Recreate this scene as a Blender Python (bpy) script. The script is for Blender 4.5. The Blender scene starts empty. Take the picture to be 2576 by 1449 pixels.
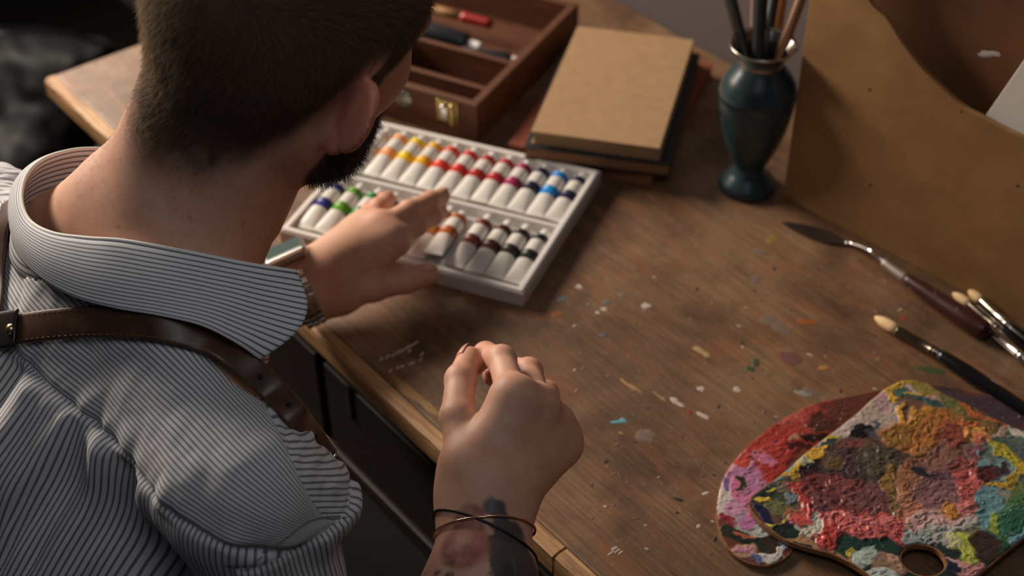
import bpy, math, random
import numpy as np
from mathutils import Vector, Matrix
C = bpy.context.scene.collection
random.seed(4); RNG = np.random.default_rng(7)
# ------------------------------------------------------------------ camera, world, lights, exposure
CAM_F, CAM_H = 3600.0, 0.8773
PITCH, ROLL = math.radians(39.9), math.radians(-0.86)
FW = np.array([0, math.cos(PITCH), -math.sin(PITCH)])
_r = np.array([1.0, 0, 0]); _u = np.cross(_r, FW)
RT = math.cos(ROLL) * _r + math.sin(ROLL) * _u
UP = -math.sin(ROLL) * _r + math.cos(ROLL) * _u
CP = np.array([0, 0, CAM_H])
cam = bpy.data.cameras.new('camera'); cam_o = bpy.data.objects.new('camera', cam); C.objects.link(cam_o)
cam.sensor_width = 36; cam.lens = CAM_F / 2576 * 36
cam.clip_start = 0.02
M = Matrix(((RT[0], UP[0], -FW[0], CP[0]), (RT[1], UP[1], -FW[1], CP[1]), (RT[2], UP[2], -FW[2], CP[2]), (0, 0, 0, 1)))
cam_o.matrix_world = M
cam.dof.use_dof = True; cam.dof.focus_distance = 1.0; cam.dof.aperture_fstop = 5.0
bpy.context.scene.camera = cam_o
SC = bpy.context.scene
SC.view_settings.view_transform = 'Standard'; SC.view_settings.look = 'None'
SC.view_settings.exposure = 0.0; SC.view_settings.gamma = 1; SC.view_settings.use_curve_mapping = False
w = bpy.data.worlds.new('world'); SC.world = w; w.use_nodes = True
w.node_tree.nodes['Background'].inputs[0].default_value = (0.75, 0.85, 1.0, 1)
w.node_tree.nodes['Background'].inputs[1].default_value = 0.02
def area(name, loc, target, size, sizey, power, col):
    l = bpy.data.lights.new(name, 'AREA'); l.shape = 'RECTANGLE'; l.size = size; l.size_y = sizey
    l.energy = power; l.color = col
    o = bpy.data.objects.new(name, l); C.objects.link(o); o.location = loc
    o.rotation_euler = (Vector(target) - Vector(loc)).to_track_quat('-Z', 'Y').to_euler()
    return o
area('warm_window_light', (-1.32, 2.10, 0.95), (0.0, 0.95, 0.1), 0.95, 0.50, 60, (1.0, 0.87, 0.73))
area('soft_fill_light', (0.06, 0.28, 1.27), (-0.10, 0.78, 0.15), 0.55, 0.55, 2.25, (0.92, 0.96, 1.0))  # added fill lamp close above the man, not an actual window
# ------------------------------------------------------------------ helpers
def atz(px, py, z):
    d = FW + (px - 1288) / CAM_F * RT - (py - 724.5) / CAM_F * UP
    t = (z - CAM_H) / d[2]
    return CP + d * t
def atd(px, py, d):
    return CP + d * (FW + (px - 1288) / CAM_F * RT - (py - 724.5) / CAM_F * UP)
def aty(px, py, p0, n):            # pixel ray against the plane through p0 with normal n
    d = FW + (px - 1288) / CAM_F * RT - (py - 724.5) / CAM_F * UP
    return CP + d * (np.dot(np.array(p0) - CP, n) / np.dot(d, n))
def N3(v):
    v = np.asarray(v, float); return v / np.linalg.norm(v)
def srgb(r, g, b):
    f = lambda c: ((c / 255) / 12.92 if c / 255 <= 0.04045 else ((c / 255 + 0.055) / 1.055) ** 2.4)
    return (f(r), f(g), f(b), 1.0)
def tag(o, label=None, cat=None, group=None, kind=None):
    if label: o['label'] = label
    if cat: o['category'] = cat
    if group: o['group'] = group
    if kind: o['kind'] = kind
    return o
def empty(name, loc, label, cat, group=None, rz=0):
    o = bpy.data.objects.new(name, None); C.objects.link(o); o.location = [float(a) for a in loc]
    o.rotation_euler = (0, 0, rz); o.empty_display_size = 0.02
    return tag(o, label, cat, group)
def mesh_obj(name, V, F, m, parent=None, smooth=True, world=True, attrs=None):
    V = np.asarray(V, np.float32)
    me = bpy.data.meshes.new(name)
    if isinstance(F, np.ndarray):
        n = F.shape[1]
        me.vertices.add(len(V)); me.vertices.foreach_set('co', V.ravel())
        me.loops.add(F.size); me.loops.foreach_set('vertex_index', F.ravel().astype(np.int32))
        me.polygons.add(len(F)); me.polygons.foreach_set('loop_start', np.arange(0, F.size, n, dtype=np.int32))
        me.update(calc_edges=True)
    else:
        me.from_pydata([tuple(map(float, v)) for v in V], [], F); me.update()
    me.polygons.foreach_set('use_smooth', np.full(len(me.polygons), smooth))
    for k, a in (attrs or {}).items():
        a = np.asarray(a, np.float32)
        if a.ndim == 1:
            at = me.attributes.new(k, 'FLOAT', 'POINT'); at.data.foreach_set('value', a)
        else:
            if a.shape[1] == 3: a = np.c_[a, np.ones(len(a), np.float32)]
            at = me.attributes.new(k, 'FLOAT_COLOR', 'POINT'); at.data.foreach_set('color', a.ravel())
    if m: me.materials.append(m)
    o = bpy.data.objects.new(name, me); C.objects.link(o)
    if parent:
        o.parent = parent
        if world: o.matrix_parent_inverse = pmw(parent).inverted()
    return o
def pmw(o):
    m = Matrix.LocRotScale(o.location, o.rotation_euler, o.scale)
    if o.parent: m = pmw(o.parent) @ o.matrix_parent_inverse @ m
    return m
def sub(o, lv=1):
    md = o.modifiers.new('s', 'SUBSURF'); md.levels = lv; md.render_levels = lv; return o
def bev(o, wd, seg=2):
    md = o.modifiers.new('b', 'BEVEL'); md.width = wd; md.segments = seg; md.limit_method = 'ANGLE'; return o
def solid(o, t, off=0):
    md = o.modifiers.new('t', 'SOLIDIFY'); md.thickness = t; md.offset = off; return o
def flatshade(o):
    for p in o.data.polygons: p.use_smooth = False
    return o
BOXF = [(0, 3, 2, 1), (4, 5, 6, 7), (0, 1, 5, 4), (1, 2, 6, 5), (2, 3, 7, 6), (3, 0, 4, 7)]
def boxv(c, ex, ey, ez, sx, sy, sz):
    c = np.array(c, float); V = []
    for z in (-1, 1):
        for x, y in ((-1, -1), (1, -1), (1, 1), (-1, 1)):
            V.append(c + np.array(ex) * x * sx / 2 + np.array(ey) * y * sy / 2 + np.array(ez) * z * sz / 2)
    return V
def frame(th):
    return np.array([math.cos(th), math.sin(th), 0]), np.array([-math.sin(th), math.cos(th), 0]), np.array([0, 0, 1.0])
def box(name, o, fr, x0, x1, y0, y1, z0, z1, m, parent=None, bv=0.0):
    ex, ey, ez = fr; o = np.array(o, float)
    c = o + ex * (x0 + x1) / 2 + ey * (y0 + y1) / 2 + ez * (z0 + z1) / 2
    b = mesh_obj(name, boxv(c, ex, ey, ez, x1 - x0, y1 - y0, z1 - z0), BOXF, m, parent, smooth=False)
    if bv: bev(b, bv)
    return b
def cr(P, n):                       # Catmull-Rom through points, n samples
    P = np.asarray(P, float); Q = np.vstack([2 * P[0] - P[1], P, 2 * P[-1] - P[-2]])
    out = []
    for t in np.linspace(0, len(P) - 1 - 1e-9, n):
        i = int(t); u = t - i; a, b, c, d = Q[i], Q[i + 1], Q[i + 2], Q[i + 3]
        out.append(0.5 * ((2 * b) + (-a + c) * u + (2 * a - 5 * b + 4 * c - d) * u * u + (-a + 3 * b - 3 * c + d) * u ** 3))
    return np.array(out)
def tube_v(P, R, seg=12, cap=True, base=0, flat=None):
    P = np.asarray(P, float); n = len(P)
    R = np.full(n, R) if np.isscalar(R) else np.asarray(R, float)
    T = np.gradient(P, axis=0); V = []; F = []
    ref = np.array([0, 0, 1.0]) if abs(N3(T[0])[2]) < 0.9 else np.array([1.0, 0, 0])
    for i in range(n):
        t = N3(T[i]); a = N3(np.cross(t, ref)); b = np.cross(t, a)
        fa, fb = (1, 1) if flat is None else flat[i]
        for k in range(seg):
            ph = 2 * math.pi * k / seg
            V.append(P[i] + R[i] * (fa * math.cos(ph) * a + fb * math.sin(ph) * b))
    for i in range(n - 1):
        for k in range(seg):
            k2 = (k + 1) % seg
            F.append((base + i * seg + k, base + i * seg + k2, base + (i + 1) * seg + k2, base + (i + 1) * seg + k))
    if cap:
        F.append(tuple(base + k for k in range(seg))[::-1]); F.append(tuple(base + (n - 1) * seg + k for k in range(seg)))
    F = [tuple(reversed(f)) for f in F]
    return V, F
def tube(name, P, R, m, parent=None, seg=12, world=True, flat=None):
    V, F = tube_v(P, R, seg, flat=flat); return mesh_obj(name, V, F, m, parent, world=world)
def lathe(name, prof, c, m, parent=None, seg=48, axis=None):
    V = []; F = []; c = np.array(c, float)
    ax = N3(axis) if axis is not None else np.array([0, 0, 1.0])
    a = N3(np.cross(ax, [0, 1.0, 0.01])); b = np.cross(ax, a)
    for r, z in prof:
        for k in range(seg):
            ph = 2 * math.pi * k / seg; V.append(c + ax * z + r * (math.cos(ph) * a + math.sin(ph) * b))
    for i in range(len(prof) - 1):
        for k in range(seg):
            k2 = (k + 1) % seg; F.append((i * seg + k, i * seg + k2, (i + 1) * seg + k2, (i + 1) * seg + k))
    return mesh_obj(name, V, F, m, parent)
def join_v(parts):
    V = []; F = []
    for v, f in parts:
        b = len(V); V += list(v); F += [tuple(i + b for i in q) for q in f]
    return V, F
# ------------------------------------------------------------------ materials
def mat(name, col=(0.5, 0.5, 0.5, 1), rough=0.6, metal=0.0, **kw):
    m = bpy.data.materials.new(name); m.use_nodes = True
    b = m.node_tree.nodes['Principled BSDF']
    b.inputs['Base Color'].default_value = col; b.inputs['Roughness'].default_value = rough; b.inputs['Metallic'].default_value = metal
    for k, v in kw.items(): b.inputs[k].default_value = v
    return m
class NT:
    def __init__(s, m): s.m = m; s.t = m.node_tree; s.b = s.t.nodes['Principled BSDF']
    def n(s, ty, ins=None, **kw):
        nd = s.t.nodes.new(ty)
        for k, v in kw.items(): setattr(nd, k, v)
        for k, v in (ins or {}).items():
            if hasattr(v, 'is_output'): s.t.links.new(v, nd.inputs[k])
            else: nd.inputs[k].default_value = v
        return nd
    def math(s, op, a, b=0.0, c=0.0):
        return s.n('ShaderNodeMath', {0: a, 1: b, 2: c}, operation=op).outputs[0]
    def coord(s, scale, rot=0.0, obj=True):
        tc = s.n('ShaderNodeTexCoord'); m0 = s.n('ShaderNodeMapping', {'Vector': tc.outputs['Object'], 'Rotation': (0, 0, rot)}); mp = s.n('ShaderNodeMapping', {'Vector': m0.outputs[0], 'Scale': scale})
        return mp.outputs[0]
    def noise(s, vec, sc, det=6, rough=0.6, dist=0.0):
        return s.n('ShaderNodeTexNoise', {'Vector': vec, 'Scale': sc, 'Detail': det, 'Roughness': rough, 'Distortion': dist}).outputs[0]
    def ramp(s, fac, stops):
        r = s.n('ShaderNodeValToRGB', {0: fac}); e = r.color_ramp.elements
        while len(e) < len(stops): e.new(0.5)
        for i, (p, c) in enumerate(stops):
            e[i].position = p; e[i].color = c if len(c) == 4 else (*c, 1)
        return r.outputs[0]
    def mix(s, f, a, b, mode='MIX'):
        nd = s.n('ShaderNodeMix', data_type='RGBA', blend_type=mode)
        for k, v in ((0, f), (6, a), (7, b)):
            if hasattr(v, 'is_output'): s.t.links.new(v, nd.inputs[k])
            else: nd.inputs[k].default_value = v
        return nd.outputs[2]
    def attr(s, name):
        return s.n('ShaderNodeAttribute', attribute_name=name)
    def bump(s, h, st, dist=0.001):
        b = s.n('ShaderNodeBump', {'Height': h, 'Strength': st, 'Distance': dist}); s.t.links.new(b.outputs[0], s.b.inputs['Normal']); return b
    def set(s, k, v): s.t.links.new(v, s.b.inputs[k])
def wood(name, c0, c1, c2, rot, scale=(4, 60, 60), rough=0.55, bump=0.25, blotch=2.5):
    m = mat(name, rough=rough); t = NT(m); v = t.coord(scale, -rot)
    g = t.noise(v, 3.0, 8, 0.65, 0.3); v2 = t.coord((1, 1, 1)); bl = t.noise(v2, blotch, 5, 0.6)
    c = t.ramp(g, [(0.3, c0), (0.52, c1), (0.75, c2)])
    c = t.mix(t.ramp(bl, [(0.35, (0, 0, 0, 1)), (0.7, (1, 1, 1, 1))]), c, t.mix(1.0, c, (0.72, 0.66, 0.62, 1), 'MULTIPLY'))
    t.set('Base Color', c); t.bump(g, bump, 0.0006); return m
def table_mat(rot):
    m = mat('worn_tabletop_wood', rough=0.5); t = NT(m)
    v = t.coord((3, 90, 90), -rot); g = t.noise(v, 4.0, 10, 0.7, 0.2)
    vf = t.coord((10, 420, 400), -rot); gf = t.noise(vf, 3.0, 6, 0.7)
    vb = t.coord((1, 1, 1)); b1 = t.noise(vb, 7.0, 7, 0.62, 0.6); b2 = t.noise(vb, 22.0, 8, 0.7, 0.4); b3 = t.noise(vb, 3.1, 4, 0.5)
    c = t.ramp(g, [(0.28, srgb(98, 74, 54)), (0.5, srgb(132, 101, 74)), (0.72, srgb(160, 127, 96))])
    c = t.mix(t.ramp(b1, [(0.38, (0, 0, 0, 1)), (0.62, (0.9, 0.9, 0.9, 1))]), c, t.mix(1.0, c, srgb(150, 124, 104), 'MULTIPLY'))
    c = t.mix(t.ramp(b2, [(0.50, (0, 0, 0, 1)), (0.80, (0.75, 0.75, 0.75, 1))]), c, srgb(70, 52, 42))
    c = t.mix(t.ramp(gf, [(0.56, (0, 0, 0, 1)), (0.74, (0.5, 0.5, 0.5, 1))]), c, srgb(178, 146, 112))
    vp = t.coord((9, 26, 26), -rot); b4 = t.noise(vp, 2.2, 5, 0.6, 0.5)
    c = t.mix(t.ramp(b4, [(0.50, (0, 0, 0, 1)), (0.72, (0.6, 0.6, 0.6, 1))]), c, srgb(144, 88, 52))
    c = t.mix(t.ramp(b3, [(0.52, (0, 0, 0, 1)), (0.72, (0.45, 0.45, 0.45, 1))]), c, srgb(84, 66, 52))
    vs = t.coord((14, 60, 60), -rot + 0.25); sc = t.noise(vs, 9.0, 3, 0.5, 0.8)
    c = t.mix(t.ramp(sc, [(0.66, (0, 0, 0, 1)), (0.74, (0.5, 0.5, 0.5, 1))]), c, srgb(186, 160, 134))
    t.set('Base Color', c)
    t.set('Roughness', t.ramp(b1, [(0.3, (0.38,) * 3), (0.7, (0.62,) * 3)]))
    t.bump(t.math('ADD', g, t.math('MULTIPLY', gf, 0.6)), 0.35, 0.0008)
    return m
E1 = np.array([math.cos(-0.9), math.sin(-0.9), 0]); E2 = np.array([-E1[1], E1[0], 0]); EZ = np.array([0, 0, 1.0])
TCOR = np.array([-0.5425, 1.4425, 0.0])
M_table = table_mat(-0.9)
M_edge = wood('raw_edge_wood', srgb(120, 82, 50), srgb(186, 142, 96), srgb(214, 176, 130), -0.9, (6, 120, 120), 0.6, 0.6, 14)
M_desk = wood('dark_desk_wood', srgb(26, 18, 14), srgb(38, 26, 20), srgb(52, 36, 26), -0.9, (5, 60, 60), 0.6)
M_boxwood = wood('stained_box_wood', srgb(78, 46, 30), srgb(104, 62, 40), srgb(128, 80, 54), -0.45, (5, 70, 70), 0.5)
M_ply = wood('pale_plywood', srgb(140, 102, 62), srgb(154, 114, 70), srgb(166, 126, 80), -0.9, (4, 30, 8), 0.6, 0.08, 3)
M_brownboard = wood('brown_board_wood', srgb(92, 58, 33), srgb(106, 68, 40), srgb(116, 76, 46), -0.9, (4, 20, 8), 0.6, 0.05, 3)
M_black = mat('dark_metal', srgb(14, 14, 15), 0.5)
M_keyhole = mat('keyhole_dark', srgb(8, 7, 7), 0.8)
M_white = mat('white_tray_plastic', srgb(226, 220, 214), 0.45)
M_card = mat('white_carton', srgb(196, 184, 178), 0.7)
M_tube = mat('white_tube_foil', srgb(218, 212, 204), 0.35)
M_cap = mat('white_cap_plastic', srgb(228, 222, 216), 0.35)
M_metal = mat('bright_metal', (0.85, 0.83, 0.80, 1), 0.16, 1.0)
M_nickel = mat('nickel_ferrule', (0.62, 0.58, 0.52, 1), 0.2, 1.0)
M_brass = mat('brass_clasp', srgb(196, 176, 120), 0.3, 1.0)
M_handle = mat('black_lacquer', srgb(14, 14, 17), 0.22)
M_bristle = mat('hog_bristle', srgb(226, 190, 140), 0.7)
def paper_mat(name, col, edge=False):
    m = mat(name, col, 0.8); t = NT(m); v = t.coord((1, 1, 260) if edge else (1, 1, 1)); n = t.noise(v, 12 if edge else 90, 4)
    c2 = tuple(a * (0.6 if edge else 0.88) for a in col[:3]) + (1,)
    t.set('Base Color', t.ramp(n, [(0.35, c2), (0.65, col)])); t.bump(n, 0.1, 0.0004); return m
M_kraft = paper_mat('kraft_cover', srgb(172, 136, 98)); M_pages = paper_mat('page_edges', srgb(176, 140, 98), True)
M_blackcover = mat('black_book_cover', srgb(26, 28, 30), 0.6); M_terra = paper_mat('terracotta_cover', srgb(132, 66, 42))
M_tanpages = paper_mat('tan_page_edges', srgb(150, 104, 68), True)
# ------------------------------------------------------------------ setting: floor, walls
M_floor = wood('dark_floor_wood', srgb(12, 11, 11), srgb(17, 15, 15), srgb(22, 19, 18), 0.3, (3, 25, 25), 0.7)
NT(M_floor).b.inputs['Specular IOR Level'].default_value = 0.1
M_wall = mat('dark_plaster', srgb(58, 56, 56), 0.9)
FLZ = -0.75
o = box('floor', (0, 0, 0), frame(0), -2.6, 2.6, -1.6, 3.4, FLZ - 0.05, FLZ, M_floor); tag(o, kind='structure')
# wall behind the desk: runs parallel to the desk's back edge
o = box('wall_back', TCOR, (E1, E2, EZ), -1.6, 2.9, 0.70, 0.75, FLZ, 1.6, mat('grey_plaster', srgb(92, 80, 77), 0.9)); tag(o, kind='structure')
# ------------------------------------------------------------------ desk
desk = empty('desk', TCOR + E1 * 0.8 + E2 * 0.35 + EZ * FLZ, 'old wooden desk with worn, paint-flecked top and dark front', 'desk')
FR = (E1, E2, EZ)
TH = 0.022
box('tabletop', TCOR, FR, 0, 1.78, 0.0142, 0.635, -TH, 0, M_table, desk, 0.002)
# lipping along the front edge: a ragged strip with a fine joint to the top
def lipping(x0, x1, name):
    n = int((x1 - x0) / 0.004); xs = np.linspace(x0, x1, n); V = []; F = []
    nz = np.cumsum(RNG.normal(0, 1, n)); nz -= np.convolve(nz, np.ones(25) / 25, 'same'); nz = np.convolve(nz, np.ones(3) / 3, 'same')
    for i, x in enumerate(xs):
        j = float(np.clip(nz[i], -3, 3)) * 0.0005
        P = [(0.0132, 0.0), (0.004 + abs(j), -0.0002), (0.0012 + j, -0.0020), (0.0, -0.006), (0.0, -TH), (0.0132, -TH)]
        for y, z in P: V.append(TCOR + E1 * x + E2 * y + EZ * z)
    for i in range(n - 1):
        for k in range(6):
            k2 = (k + 1) % 6; F.append((i * 6 + k, i * 6 + k2, (i + 1) * 6 + k2, (i + 1) * 6 + k))
    F.append(tuple(range(6))[::-1]); F.append(tuple((n - 1) * 6 + k for k in range(6)))
    return mesh_obj(name, V, F, M_edge, desk, smooth=False)
CRX = float(np.dot(atz(1402, 1392, 0) - TCOR, E1))
lipping(0.0, CRX - 0.0012, 'edge_lipping'); lipping(CRX + 0.0012, 1.78, 'edge_lipping')
# desk body: front frame rail, drawer front, side, legs, back
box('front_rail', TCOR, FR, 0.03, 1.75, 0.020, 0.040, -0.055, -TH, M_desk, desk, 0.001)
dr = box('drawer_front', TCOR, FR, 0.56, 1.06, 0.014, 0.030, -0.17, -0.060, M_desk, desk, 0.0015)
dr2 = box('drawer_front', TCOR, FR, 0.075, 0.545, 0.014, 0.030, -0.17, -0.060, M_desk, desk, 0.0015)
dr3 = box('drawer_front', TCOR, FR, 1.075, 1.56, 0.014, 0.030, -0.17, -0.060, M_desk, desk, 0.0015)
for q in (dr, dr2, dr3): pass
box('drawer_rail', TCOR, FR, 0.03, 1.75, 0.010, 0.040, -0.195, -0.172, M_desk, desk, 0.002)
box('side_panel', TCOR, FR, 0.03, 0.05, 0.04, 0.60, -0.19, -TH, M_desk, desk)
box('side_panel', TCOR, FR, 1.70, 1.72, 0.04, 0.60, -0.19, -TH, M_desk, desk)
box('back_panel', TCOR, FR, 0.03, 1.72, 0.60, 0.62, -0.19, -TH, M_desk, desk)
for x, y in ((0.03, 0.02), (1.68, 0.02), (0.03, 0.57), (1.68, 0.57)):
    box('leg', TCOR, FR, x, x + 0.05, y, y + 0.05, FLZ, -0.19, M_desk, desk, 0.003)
kp = aty(877, 1010, TCOR + E2 * 0.012, E2); kx = float(np.dot(kp - TCOR, E1)); kz = float(kp[2])
box('handle_slot', TCOR, FR, kx - 0.004, kx + 0.004, 0.0115, 0.0150, max(kz - 0.022, -0.165), kz + 0.022, M_keyhole, dr, 0.0015)
# dried paint on the tabletop: thin flecks with a real edge
def flecks():
    parts = {}
    def blob(px, py, l, wd, ang, col, h=0.0005):
        c = atz(px, py, 0.0); n = 11; V = [c + EZ * h]; a = N3(E1 * math.cos(ang) + E2 * math.sin(ang)); b = np.cross(EZ, a)
        for k in range(n):
            ph = 2 * math.pi * k / n; r = 0.65 + 0.5 * random.random()
            V.append(c + a * (l / 2 * math.cos(ph) * r) + b * (wd / 2 * math.sin(ph) * r) + EZ * h * 0.5)
        for k in range(n):
            V.append(c + (V[1 + k] - c) * 1.12 * np.array([1, 1, 0]) + EZ * 0.00003)
        F = [(0, 1 + k, 1 + (k + 1) % n) for k in range(n)] + [(1 + k, 1 + n + k, 1 + n + (k + 1) % n, 1 + (k + 1) % n) for k in range(n)]
        parts.setdefault(col, []).append((V, F))
    Wt, Bl, Or, Rd, Gn, Yl, Gy, Dk, Ly = (190, 172, 160), (96, 160, 176), (150, 82, 32), (140, 56, 44), (60, 76, 46), (134, 110, 52), (118, 98, 86), (40, 30, 30), (164, 126, 86)
    # rows of little scraped white dabs near the front edge
    for x, y in ((960, 903), (975, 897), (990, 893), (1001, 886), (1012, 882), (1022, 875), (1030, 872), (1040, 866), (1048, 861), (1062, 890), (1030, 884)): blob(x, y, .0022, .0062, 0.2 + random.random() * .3, Wt)
    for x, y in ((982, 932), (1001, 925), (1012, 921), (1032, 915), (1040, 912), (1058, 905)): blob(x, y, .0022, .0048, 0.3, Wt)
    for x, y, l, wd, a, c in ((1457, 721, .007, .006, 0, Wt), (1565, 741, .009, .006, .6, Gy), (1625, 769, .009, .008, .2, Wt), (1520, 778, .006, .006, 0, Wt), (1483, 766, .005, .005, 0, Gy), (1504, 787, .005, .004, 0, Wt),
            (1412, 752, .012, .006, 1.2, (96, 110, 112)), (1526, 762, .009, .006, .9, (90, 104, 112)), (1400, 790, .006, .010, 0, Or), (1518, 843, .004, .006, 0, (90, 96, 118)),
            (1556, 1061, .012, .004, .9, Bl), (1568, 1057, .006, .005, .3, Bl), (1940, 603, .012, .014, 0, Yl), (1914, 634, .016, .009, .7, Gy), (1902, 700, .010, .010, 0, Gy),
            (1935, 806, .016, .014, .2, Gy), (1965, 825, .022, .012, .0, Gy), (2030, 810, .022, .008, .7, Or), (1760, 881, .012, .006, .2, (170, 144, 100)), (1776, 892, .010, .006, 0, (170, 144, 100)),
            (1698, 1008, .010, .005, -.1, Wt), (1711, 1018, .009, .004, .1, Wt), (1764, 979, .007, .006, 0, Wt), (1854, 979, .008, .006, 0, Wt), (1770, 1046, .012, .005, .2, Wt), (1735, 1035, .005, .005, 0, Rd),
            (1806, 1037, .010, .004, .4, Gy), (2040, 985, .014, .010, .4, Gy), (2020, 990, .016, .006, .5, (140, 136, 128)), (1900, 912, .007, .012, .5, Gn), (1888, 928, .008, .007, 0, Gn), (2340, 930, .026, .008, .55, Gn),
            (2072, 925, .006, .012, -.4, (170, 120, 60)), (1576, 965, .020, .0028, .0, Ly), (1600, 978, .020, .0024, .02, Ly), (1660, 998, .018, .0020, .0, Ly), (2275, 801, .008, .007, 0, Rd), (1990, 900, .024, .016, .2, (112, 72, 66)),
            (1706, 1256, .010, .0030, .5, Dk), (1703, 1290, .003, .003, 0, (90, 30, 25)), (1776, 1241, .004, .006, -.3, Wt), (1757, 1324, .004, .004, 0, Wt), (1545, 1380, .0022, .0075, -.1, Wt), (1537, 1392, .002, .008, 0, Wt), (1553, 1386, .002, .008, .1, Wt), (1562, 1390, .002, .006, .1, Wt),
            (1627, 1381, .004, .002, .3, Wt), (1523, 1274, .003, .003, 0, Wt), (1578, 1212, .004, .002, .2, Gy), (1620, 1098, .018, .012, .1, Gy), (1638, 1090, .012, .006, .1, Gy), (2212, 905, .006, .004, 0, Gy), (1793, 1312, .003, .002, .3, Wt), (1787, 1392, .004, .003, 0, Gy)):
        blob(x, y, l, wd, a, c)
    for _ in range(150):
        x, y = random.uniform(1380, 2350), random.uniform(620, 1400); s = random.uniform(.0008, .0026)
        blob(x, y, s * random.uniform(1, 3), s, random.random() * 3, random.choice([Wt, Gy, Gy, Ly, Dk, Dk, (120, 84, 56), (150, 110, 76)]))
    for x, y, l, wd, c in ((1030, 985, .05, .011, (150, 114, 66)), (1075, 1022, .03, .007, (156, 120, 70)), (1200, 1120, .035, .006, (150, 112, 70))): blob(x, y, l, wd, 0.02, c, 0.0003)
    for col, ps in parts.items():
        V, F = join_v(ps)
        o = mesh_obj('dried_paint', V, F, mat('dried_paint_%d_%d_%d' % col, srgb(*col), 0.55), desk, smooth=False); tag(o, kind='stuff')
flecks()
# ------------------------------------------------------------------ paint tube set
BTH = -0.4059; BFR = frame(BTH); BW, BD, BH = 0.261, 0.2128, 0.0172
BO = np.array([0.0105, 1.021, 0.0])
tray = empty('tube_tray', BO - BFR[0] * BW / 2 + BFR[1] * BD / 2, 'white two-row tray of paint tubes lying open on the desk', 'paint box')
def rbox_shell(name, x0, x1, y0, y1, z0, z1, wt, m, bv):
    # open tray: outer walls, rim, inner walls, floor
    ex, ey, ez = BFR; V = []; F = []
    rect = lambda a, z: [BO + ex * x + ey * y + ez * z for x, y in ((x0 + a, y0 + a), (x1 - a, y0 + a), (x1 - a, y1 - a), (x0 + a, y1 - a))]
    rings = [rect(0, z0), rect(0, z1), rect(wt, z1), rect(wt, z0 + 0.0025)]
    for r in rings: V += r
    for i in range(3):
        for k in range(4): F.append((i * 4 + k, i * 4 + (k + 1) % 4, i * 4 + 4 + (k + 1) % 4, i * 4 + 4 + k))
    F.append((12, 13, 14, 15)); F.append((3, 2, 1, 0))
    return bev(mesh_obj(name, V, F, m, tray, smooth=False), bv, 3)
rbox_shell('carton_base', -BW, 0, 0, BD, 0.0, BH - 0.0015, 0.0012, M_card, 0.0005)
rbox_shell('inner_tray', -BW + 0.0016, -0.0016, 0.0016, BD - 0.0016, 0.0016, BH + 0.0006, 0.0062, M_white, 0.0016)
box('row_divider', BO, BFR, -BW + 0.0075, -0.0075, 0.1075, 0.1125, 0.0035, BH - 0.0012, M_white, tray, 0.0015)
def tube_sections():
    # local +y towards the cap; body round at the shoulder and flattened to a crimp at the tail
    return [(0.000, .0101, .0007), (0.005, .0101, .0008), (0.006, .0100, .0014), (0.016, .0099, .0038), (0.030, .0096, .0064), (0.046, .0094, .0083), (0.062, .0093, .0090), (0.0735, .0092, .0091), (0.0755, .0078, .0078), (0.0765, .0050, .0050)]
def loft(sec, seg=20, z0=0.0):
    V = []; F = []
    for y, rx, rz in sec:
        for k in range(seg):
            ph = 2 * math.pi * k / seg; V.append((rx * math.cos(ph), y, rz * math.sin(ph)))
    n = len(sec)
    for i in range(n - 1):
        for k in range(seg):
            k2 = (k + 1) % seg; F.append((i * seg + k, i * seg + k2, (i + 1) * seg + k2, (i + 1) * seg + k))
    F.append(tuple(range(seg))); F.append(tuple((n - 1) * seg + k for k in range(seg))[::-1])
    F = [f[::-1] for f in F]
    return V, F
def lmesh(name, VF, m):
    me = bpy.data.meshes.new(name); me.from_pydata(VF[0], [], VF[1]); me.polygons.foreach_set('use_smooth', [True] * len(me.polygons))
    me.materials.append(m); me.update(); return me
def interp_sec(y):
    s = tube_sections(); return (y, float(np.interp(y, [a[0] for a in s], [a[1] for a in s])) + .00025, float(np.interp(y, [a[0] for a in s], [a[2] for a in s])) + .00025)
me_body = lmesh('tube_body', loft(tube_sections()), M_tube)
me_cap = lmesh('cap', loft([(0.0755, .0056, .0056), (0.0765, .0060, .0060), (0.087, .0052, .0052), (0.0885, .0046, .0046), (0.0888, .0030, .0030)]), M_cap)
UPC = [('white', (205, 200, 194)), ('peach orange', (240, 158, 104)), ('lemon yellow', (236, 200, 4)), ('amber yellow', (236, 172, 6)), ('vermilion', (214, 62, 34)), ('scarlet', (204, 42, 30)),
       ('brick red', (170, 36, 28)), ('crimson', (178, 36, 48)), ('magenta', (158, 30, 86)), ('dark violet', (36, 26, 52)), ('cyan blue', (0, 136, 214)), ('navy', (26, 26, 64))]
LOC = [('ultramarine', (36, 40, 124)), ('leaf green', (88, 150, 20)), ('emerald green', (40, 130, 64)), ('dark green', (26, 92, 46)), ('olive', (84, 86, 30)), ('blue black', (22, 26, 34)),
       ('ochre', (172, 104, 26)), ('orange ochre', (170, 84, 22)), ('burnt sienna', (112, 44, 22)), ('dark brown', (74, 30, 20)), ('umber', (42, 26, 20)), ('black', (22, 28, 26))]
ROWN = ['back', 'front']
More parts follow.
